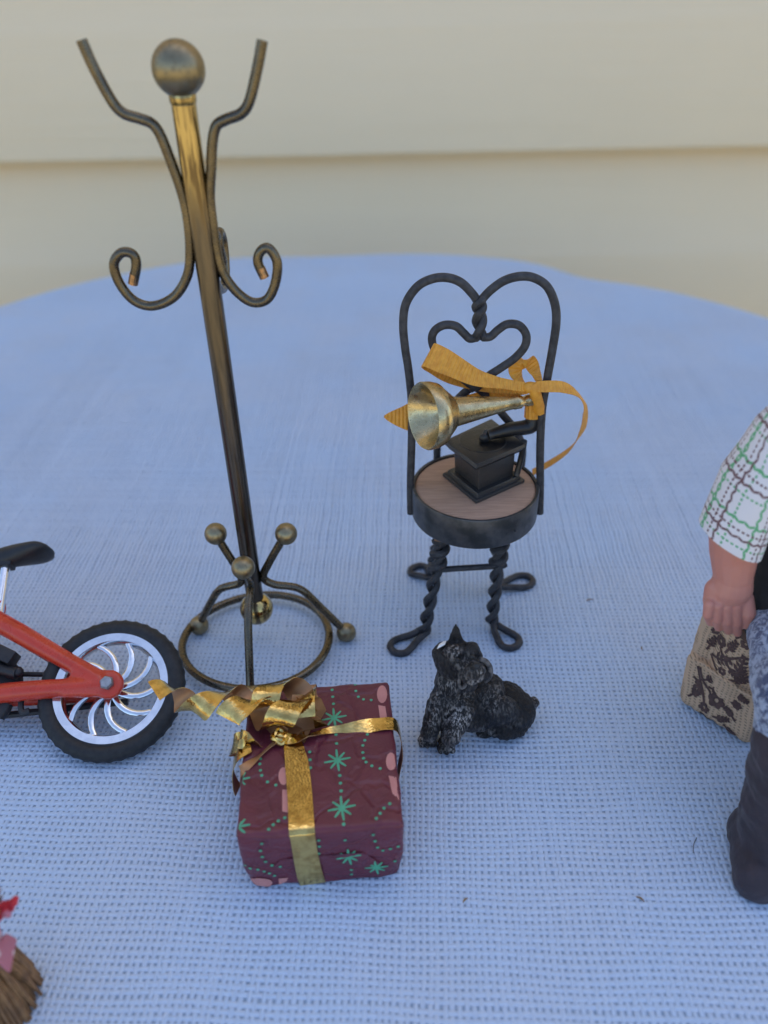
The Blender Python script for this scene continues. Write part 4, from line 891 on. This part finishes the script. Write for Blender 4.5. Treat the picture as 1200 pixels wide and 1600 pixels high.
for (x0, y0, x1, y1, x2, y2, r) in ((1108, 944, 1106, 960, 1110, 972, .135), (1121, 946, 1120, 967, 1123, 980, .142), (1135, 947, 1136, 971, 1138, 985, .145), (1149, 947, 1151, 973, 1152, 988, .145)):
    hcap(PY(x0, y0, HY-.28), PY(x1, y1, HY-.34), r*1.1, r); hcap(PY(x1, y1, HY-.34), PY(x2, y2, HY-.18), r, r*.86)
hcap(PY(1163, 935, HY-.1), PY(1169, 958, HY-.3), .24, .2); hcap(PY(1169, 958, HY-.3), PY(1166, 974, HY-.28), .2, .16)
hm = blob(hnd, .03, 3, .5); arm = hm.build('arm', M['skin'], dl, auto=0)
# sleeve: rings from shoulder to the flared cuff
def loft(rings, name, mat, parent, seg=40, thick=.0, uvs=(1, 1), capend=True):
    mb = MB(); uv = []
    lens = [0]
    for i in range(1, len(rings)): lens.append(lens[-1]+(rings[i][0]-rings[i-1][0]).length)
    for i, (c_, ax, ay, rx, ry) in enumerate(rings):
        for k in range(seg):
            a = 2*PI*k/seg; wob = 1+.03*noise.noise(V((math.cos(a)*1.5, math.sin(a)*1.5, i*.5)))
            mb.v.append(c_ + ax*math.cos(a)*rx*wob + ay*math.sin(a)*ry*wob); uv.append((abs(a-PI)/PI*uvs[0]*2.6*.8, lens[i]*uvs[1]*.8))
    for i in range(len(rings)-1):
        for k in range(seg): mb.f.append([i*seg+k, i*seg+(k+1) % seg, (i+1)*seg+(k+1) % seg, (i+1)*seg+k]); mb.m.append(0)
    if capend:
        mb.f += [list(range(seg)), [(len(rings)-1)*seg+k for k in range(seg-1, -1, -1)]]; mb.m += [0, 0]
    return mb.build(name, mat, parent, uv=uv, auto=50)
def rings_sleeve():
    out = []
    key = [((1215, 628), (1240, 660), HY+.4, .4), ((1188, 663), (1235, 690), HY+.35, .7), ((1163, 705), (1224, 730), HY+.3, .9), ((1133, 740), (1212, 768), HY+.25, .95), ((1118, 772), (1203, 804), HY+.2, .9), ((1105, 801), (1194, 836), HY+.12, .86), ((1095, 822), (1185, 860), HY+.08, .85)]
    for (a, b, y, ry) in key:
        p, q_2 = PY(*a, y), PY(*b, y); ax = (q_2-p); rx = ax.length/2; ax.normalize(); out.append(((p+q_2)/2, ax, V((0, -1, 0)), rx, ry))
    return out
rs = rings_sleeve(); inn = [(c_, ax, ay, rx*.95, ry*.95) for c_, ax, ay, rx, ry in rs[::-1]][:3]
loft(rs+inn, 'sleeve', M['plaid'], dl, uvs=(1, 1))
tors = []
for z, rx, ry, dy in ((3.9, 1.5, 2.1, -.55), (4.8, 1.55, 2.1, -.5), (6.0, 1.4, 1.15, .05), (8.0, 1.5, 1.1, .2), (9.4, 1.6, 1.05, .25), (10.2, 1.35, .9, .3), (10.7, .7, .6, .3)):
    tors.append((V((11.2, 16.2+dy, z)), V((1, 0, 0)), V((0, 1, 0)), rx, ry))
tor = loft(tors, 'torso', M['plaid'], dl)
vs_ = [(c_-V((0, .05, 0)), ax, ay, rx*1.06, ry*1.1) for c_, ax, ay, rx, ry in tors[:5]]
vest = loft(vs_, 'vest', M['vest'], dl)
for k in range(3): MB().ball(V((9.85+.1*k, 15.55-.2*k, 5.2+.45*k)), .07, 10).build('button', M['gold_dot'], vest)
hd2 = MB(); hd2.ball((11.2, 16.4, 12.3), (.95, 1.05, 1.2), 24); hd2.ball((11.2, 16.5, 11.2), (.45, .5, .7), 16); hd2.ball((11.2, 15.35, 12.15), (.13, .2, .17), 12); hd2.ball((11.2, 15.55, 11.6), (.35, .25, .2), 12)
for sx in (-1, 1): hd2.ball((11.2+sx*.94, 16.45, 12.2), (.12, .22, .3), 12)
head2 = blob(hd2, .06, 4).build('head', M['skin'], dl, auto=0)
MB().ball((11.2, 16.65, 12.55), (1.03, 1.05, 1.15), 28).build('hair', M['hair'], head2)
for sx in (-1, 1): MB().ball((11.2+sx*.36, 15.45, 12.35), (.11, .07, .09), 10).build('eye', M['vest'], head2)
a2 = [(V((12.7, 16.5, 9.7)), .75), (V((13.2, 16.0, 8.0)), .72), (V((13.0, 15.0, 6.6)), .7)]
loft([(p, V((1, 0, 0)), V((0, .7, .7)), r, r) for p, r in a2], 'sleeve', M['plaid'], dl)
ah = MB()
for i in range(6): ah.ball(lerp(V((13.0, 15.0, 6.7)), V((12.5, 13.9, 5.55)), i/5), lerp(.45, .38, i/5), 14)
ah.ball((12.4, 13.6, 5.4), (.5, .55, .3), 14)
for k in range(4): 
    for i in range(4): ah.ball(lerp(V((12.05+.24*k, 13.4, 5.4)), V((11.95+.24*k, 12.8-.1*(k in (1, 2)), 5.2)), i/3), .14, 10)
blob(ah, .05, 4).build('arm', M['skin'], dl, auto=0)
def leg(x0, x1, dx):
    lg = MB(); hip = V((x0, 16.2, 4.5)); kn2 = V((x1, 12.6, 4.55)); ank = V((x1+.05, 11.9, 2.6))
    for i in range(12): p = lerp(hip, kn2, i/11); lg.ball(p+V((0, 0, .08*math.sin(i*1.3))), (1.0, 1.0, .92), 18)
    for i in range(7): lg.ball(lerp(kn2, ank, i/6), .92, 16)
    lo = blob(lg, .09, 5)
    for p in lo.v: f = noise.noise(V((p.x*3, p.y*3, p.z*3))); p += V((f, f, f))*.03
    lo.build('trouser_leg', M['knit'], dl, auto=0)
    bt = MB(); tp2 = V((x1-.05, 12.0, 3.75)); bo = V((x1+.08, 11.5, .95))
    for i in range(10): bt.ball(lerp(tp2, bo, i/9), (.98, 1.0, .5), 20)
    
    for sx in (-.38, 0, .42):
        for k in range(6): bt.ball((x1+.05+sx*lerp(.9, 1.7, k/5), lerp(12.0, 10.74, k/5), .40), (.60, .60, .68), 16); bt.ball((x1+.10+sx*.7, lerp(12.0, 11.3, k/5), 1.15), (.56, .6, .7), 16)
    bo2 = blob(bt, .07, 8)
    for p in bo2.v:
        sc = .03*math.sin(p.z*7.5)*min(1, max(0, (p.z-.6)/.6)); d2 = V((p.x-x1-.05, p.y-11.7, 0)); d2.normalize(); p += d2*(sc+.05*noise.noise(V((p.x*1.5, p.y*1.5, p.z*1.2)))+.03*noise.noise(V((p.x*5, p.y*5, p.z*4))))
        if p.z < 0: p.z = 0
    bo2.build('boot', M['boot'], dl, auto=0)
leg(10.75, 9.52, 0); leg(12.1, 12.0, 0)
st = thing('wooden_stool', (11.2, 16.4, 0), 'small dark wooden stool under the seated doll', 'stool')
MB().lathe([(.01, 3.55), (1.9, 3.55), (2.0, 3.65), (2.0, 3.88), (1.9, 3.98), (.01, 3.98)], (11.3, 16.6, 0), seg=40).build('seat', M['stoolwood'], st)
for dx, dy in ((-1, -1), (1, -1), (1, 1), (-1, 1)): MB().tube([V((11.3+dx*.9, 16.6+dy*.9, 3.6)), V((11.3+dx*1.05, 16.6+dy*1.05, 0))], [.22, .17], 12).build('leg', M['stoolwood'], st)
# bag
b0, b1 = PZ(1064, 1102, 0), PZ(1166, 1168, 0); bd = (b1-b0).normalized(); bnn = V((bd.y, -bd.x, 0)); bnn = bnn if bnn.y < 0 else -bnn; BWd = (b1-b0).length
bag = thing('cloth_bag', (b0+b1)/2, "beige linen pouch printed with brown flowers, held in the doll's hand", 'bag')
def BG(x, y, z): return b0 + bd*x - bnn*y + V((0, 0, z))
Mb = Matrix((bd, -bnn, V((0, 0, 1)))).transposed()
up1 = MB()
for i in range(9):
    f = i/8; up1.ball(BG(BWd*.50+.12*f-.05, .75-.2*f, .9+3.05*f), (lerp(.98, .80, f), lerp(.72, .42, f)+.12*math.sin(f*PI), .62), 18, Mb)
    up1.ball(BG(BWd*.0+.10*f, .75-.2*f, .9+2.8*f), (.45, lerp(.5, .3, f), .5), 14, Mb); up1.ball(BG(BWd*.80, .75-.2*f, .9+2.9*f), (.45, lerp(.5, .3, f), .5), 14, Mb)
pou = blob(up1, .06, 6)
for p in pou.v: p += bnn*.06*noise.noise(p*1.3) + V((0, 0, .04*noise.noise(p*2.1)))
pouch = pou.build('pouch', M['linen'], bag, auto=0)
lo1 = MB()
for i in range(6):
    f = i/5
    for g_ in range(6):
        h_ = g_/5; lo1.ball(BG(lerp(-.02+.14*(1-h_), BWd-.18, f), .28+.1*h_, lerp(.42, 1.55, h_)), (.34, lerp(.42, .30, h_), .40), 14, Mb)
pk = blob(lo1, .06, 5)
for p in pk.v:
    p += bnn*.05*noise.noise(p*1.7)
    if p.z < 0: p.z = 0
pocket = pk.build('pocket', M['linen'], bag, auto=0)
MB().tube(spline([BG(lerp(0.0, BWd-.02, i/7), -.02+.05*math.sin(i), 1.93+.03*math.sin(i*2)) for i in range(8)], 4), .055, 8).build('hem', M['linen'], pocket)
mb = MB(); mb.tube(spline([BG(-.02, .5, .35), BG(-.08, .55, 1.2), BG(.02, .55, 2.2), BG(.25, .5, 3.2), BG(.45, .45, 3.9)], 5), [.12, .16, .17, .15, .1], 10); mb.build('side_fold', M['linen'], pouch)
def flower(P, x, y, r, ph=0):
    for k in range(6):
        a = ph+2*PI*k/6; P.dot(x+r*.62*math.cos(a), y+r*.62*math.sin(a), r*.40, 0, 9)
    for k in range(10):
        a0 = 2*PI*k/10; a1 = 2*PI*(k+1)/10; P.poly([(x+r*.24*math.cos(a0), y+r*.24*math.sin(a0)), (x+r*.7*math.cos(a0), y+r*.7*math.sin(a0)), (x+r*.7*math.cos(a1), y+r*.7*math.sin(a1)), (x+r*.24*math.cos(a1), y+r*.24*math.sin(a1))])
def stem(P, pts, w_=.035):
    q2 = spline([V((x, y, 0)) for x, y in pts], 6)
    for i in range(len(q2)-1):
        d2 = (q2[i+1]-q2[i]).normalized(); s2 = V((-d2.y, d2.x, 0))*w_; e_ = d2*.01
        P.poly([tuple((q2[i]-e_+s2).xy), tuple((q2[i]-e_-s2).xy), tuple((q2[i+1]+e_-s2).xy), tuple((q2[i+1]+e_+s2).xy)])
def sprig(P, x, y, an, L):
    c_, s_ = math.cos(an), math.sin(an); stem(P, [(x, y), (x+c_*L*.5, y+s_*L*.5), (x+c_*L, y+s_*L)])
    for k in range(4):
        for sd2 in (-1, 1):
            f = .3+.2*k; bx_, by_ = x+c_*L*f, y+s_*L*f; a2_ = an+sd2*.8; l2 = L*.34*(1.1-.15*k); cc, ss_ = math.cos(a2_), math.sin(a2_)
            P.poly([(bx_, by_), (bx_+cc*l2*.5-ss_*.05, by_+ss_*l2*.5+cc*.05), (bx_+cc*l2, by_+ss_*l2), (bx_+cc*l2*.5+ss_*.05, by_+ss_*l2*.5-cc*.05)])
P1 = Print(bvh_of(pouch), lambda x, z: BG(x, 0, z), -bnn)
flower(P1, .52, 2.95, .19); stem(P1, [(.55, 2.75), (.75, 2.6), (1.0, 2.75), (1.3, 3.0)]); sprig(P1, .35, 2.25, .55, .75); sprig(P1, .75, 2.75, 1.2, .6); sprig(P1, 1.25, 2.2, 1.5, .8); sprig(P1, .9, 2.5, -.6, .55); sprig(P1, .5, 3.3, 1.2, .6); flower(P1, 1.2, 3.4, .16)
stem(P1, [(.3, 2.2), (.5, 2.15), (.7, 2.05)]); sprig(P1, 1.5, 2.1, 1.9, .6)
sprig(P1, .15, 2.3, 1.3, .6); sprig(P1, .9, 3.4, .9, .5); flower(P1, .85, 2.15, .13); sprig(P1, 1.1, 2.0, .5, .5); flower(P1, .25, 3.1, .13)
P1.mb.build('printed_flowers', M['printbrown'], pouch, smooth=False, kind='stuff')
P2 = Print(bvh_of(pocket), lambda x, z: BG(x, 0, z), -bnn)
flower(P2, .95, 1.02, .26); flower(P2, .70, .55, .18, .3); stem(P2, [(.12, 1.7), (.3, 1.35), (.5, 1.0), (.66, .66)]); stem(P2, [(.2, 1.7), (.45, 1.3), (.75, 1.1)]); flower(P2, .32, .95, .17, .5)
sprig(P2, .35, 1.35, .7, .55); sprig(P2, .6, 1.25, .2, .4); sprig(P2, 1.3, 1.6, -.2, .45); sprig(P2, 1.62, .75, 2.6, .45); sprig(P2, 1.35, .4, -.3, .4); sprig(P2, 1.2, 1.35, -.4, .4); stem(P2, [(.6, .25), (.9, .2), (1.2, .22)])
sprig(P2, .15, .6, .9, .5); flower(P2, 1.5, 1.25, .15); sprig(P2, 1.0, .45, .4, .5); sprig(P2, .1, 1.3, -.6, .4)
P2.mb.build('printed_flowers', M['printbrown'], pocket, smooth=False, kind='stuff')

# ------------------------------------------------------------------ straw bundle in the near corner
WZ = 2.7; SB = PZ(-54, 1466, WZ); SB.z = 0
sw = thing('straw_bundle', SB, 'straw bundle tied with pink dotted cloth and a red flower', 'straw bundle')
rs_ = random.Random(3); mb = MB()
for i in range(360):
    a = rs_.uniform(0, 2*PI); r1 = rs_.uniform(.05, .46); rb2 = .85*math.sqrt(rs_.uniform(.1, 1)); ht = rs_.uniform(3.1, 3.9)
    a2 = a+rs_.uniform(-.35, .35); d_ = V((math.cos(a), math.sin(a), 0)); d2 = V((math.cos(a2), math.sin(a2), 0))
    mb.tube(spline([SB+d2*rb2+V((0, 0, rs_.uniform(0, .12))), SB+d2*lerp(r1, rb2, .62)+V((0, 0, WZ*.45)), SB+d_*r1+V((0, 0, WZ)), SB+d_*r1*rs_.uniform(1.1, 1.7)+V((.14, .2, ht))], 2), [.035, .05, .05, .045, .04, .03, .015], 5)
mb.build('straw', M['straw'], sw, kind='stuff')
cm = MB(); cm.lathe([(.60, WZ-.4), (.60, WZ-.2), (.56, WZ+.1), (.52, WZ+.25)], SB, seg=28); cm.build('tie', M['pink'], sw)
for (dx, dy, dz, ln) in ((.62, -.15, -.1, 1.0), (-.5, -.4, 0, 1), (.35, -.6, -.2, .9)):
    c0 = SB+V((0, 0, WZ)); ex = V((dx, dy, 0)).normalized(); wl = ex.cross(V((0, 0, 1)))
    ribbon('tie_end', [c0+ex*.45, c0+ex*.62+V((0, 0, .08)), c0+ex*.8*ln+V((0, 0, .02)), c0+ex*1.02*ln+V((0, 0, dz-.15))], [V((0, 0, 1))+wl*.8]*4, [.4, .7, .85, .9], sw, M['pink'], th=.03)
fl_ = PZ(12, 1415, WZ+.5)
pm = MB(); rq = random.Random(5)
for k in range(9):
    a = 2*PI*k/9; d_ = V((math.cos(a), math.sin(a)*.8, .5*math.sin(a*2+1))); pm.ball(fl_+d_*rq.uniform(.08, .17), (rq.uniform(.05, .1), rq.uniform(.05, .1), .035), 8)
pm.tube([fl_, lerp(fl_, SB+V((.3, .2, WZ)), .9)], [.1, .16], 8)
fo = pm.build('flower', M['redpetal'], sw); MB().ball(fl_+V((0, -.12, -.1)), (.1, .07, .12), 10).build('flower_centre', M['pink'], fo)

# ------------------------------------------------------------------ stray fibres on the cloth
G = 'stray bits on the cloth'
for (x, y, L, a, lb) in ((922, 938, .26, .2, 'brown fibre lying alone on the cloth beyond the dog, beside the chair'), (1000, 1405, .22, -.6, 'brown fibre on the cloth between the gift and the dark boot, nearer the boot'), (727, 1407, .16, .7, 'short brown fibre on the cloth close to the gift box corner'), (1003, 1013, .12, 1.4, 'tiny dark speck on the cloth close to the beige bag')):
    p = PZ(x, y, .02); d_ = V((math.cos(a), math.sin(a), 0)); o = MB().tube(spline([p-d_*L*.5, p+V((-d_.y, d_.x, 0))*L*.12+V((0, 0, .015)), p+d_*L*.5], 4), [.015, .025, .012], 6).build('lint_fibre', M['lint']); tag(o, lb, 'lint', G)
p = PZ(1085, 1320, .02); o = MB().tube(spline([p+V((-.1, -.22, 0)), p+V((-.02, 0, .02)), p+V((.13, .2, 0))], 5), .010, 6).build('hair_strand', M['wire']); tag(o, 'short dark curved hair on the white cloth beside the dark boot', 'hair')
for o in bpy.data.objects:
    if '_w' in o: del o['_w']
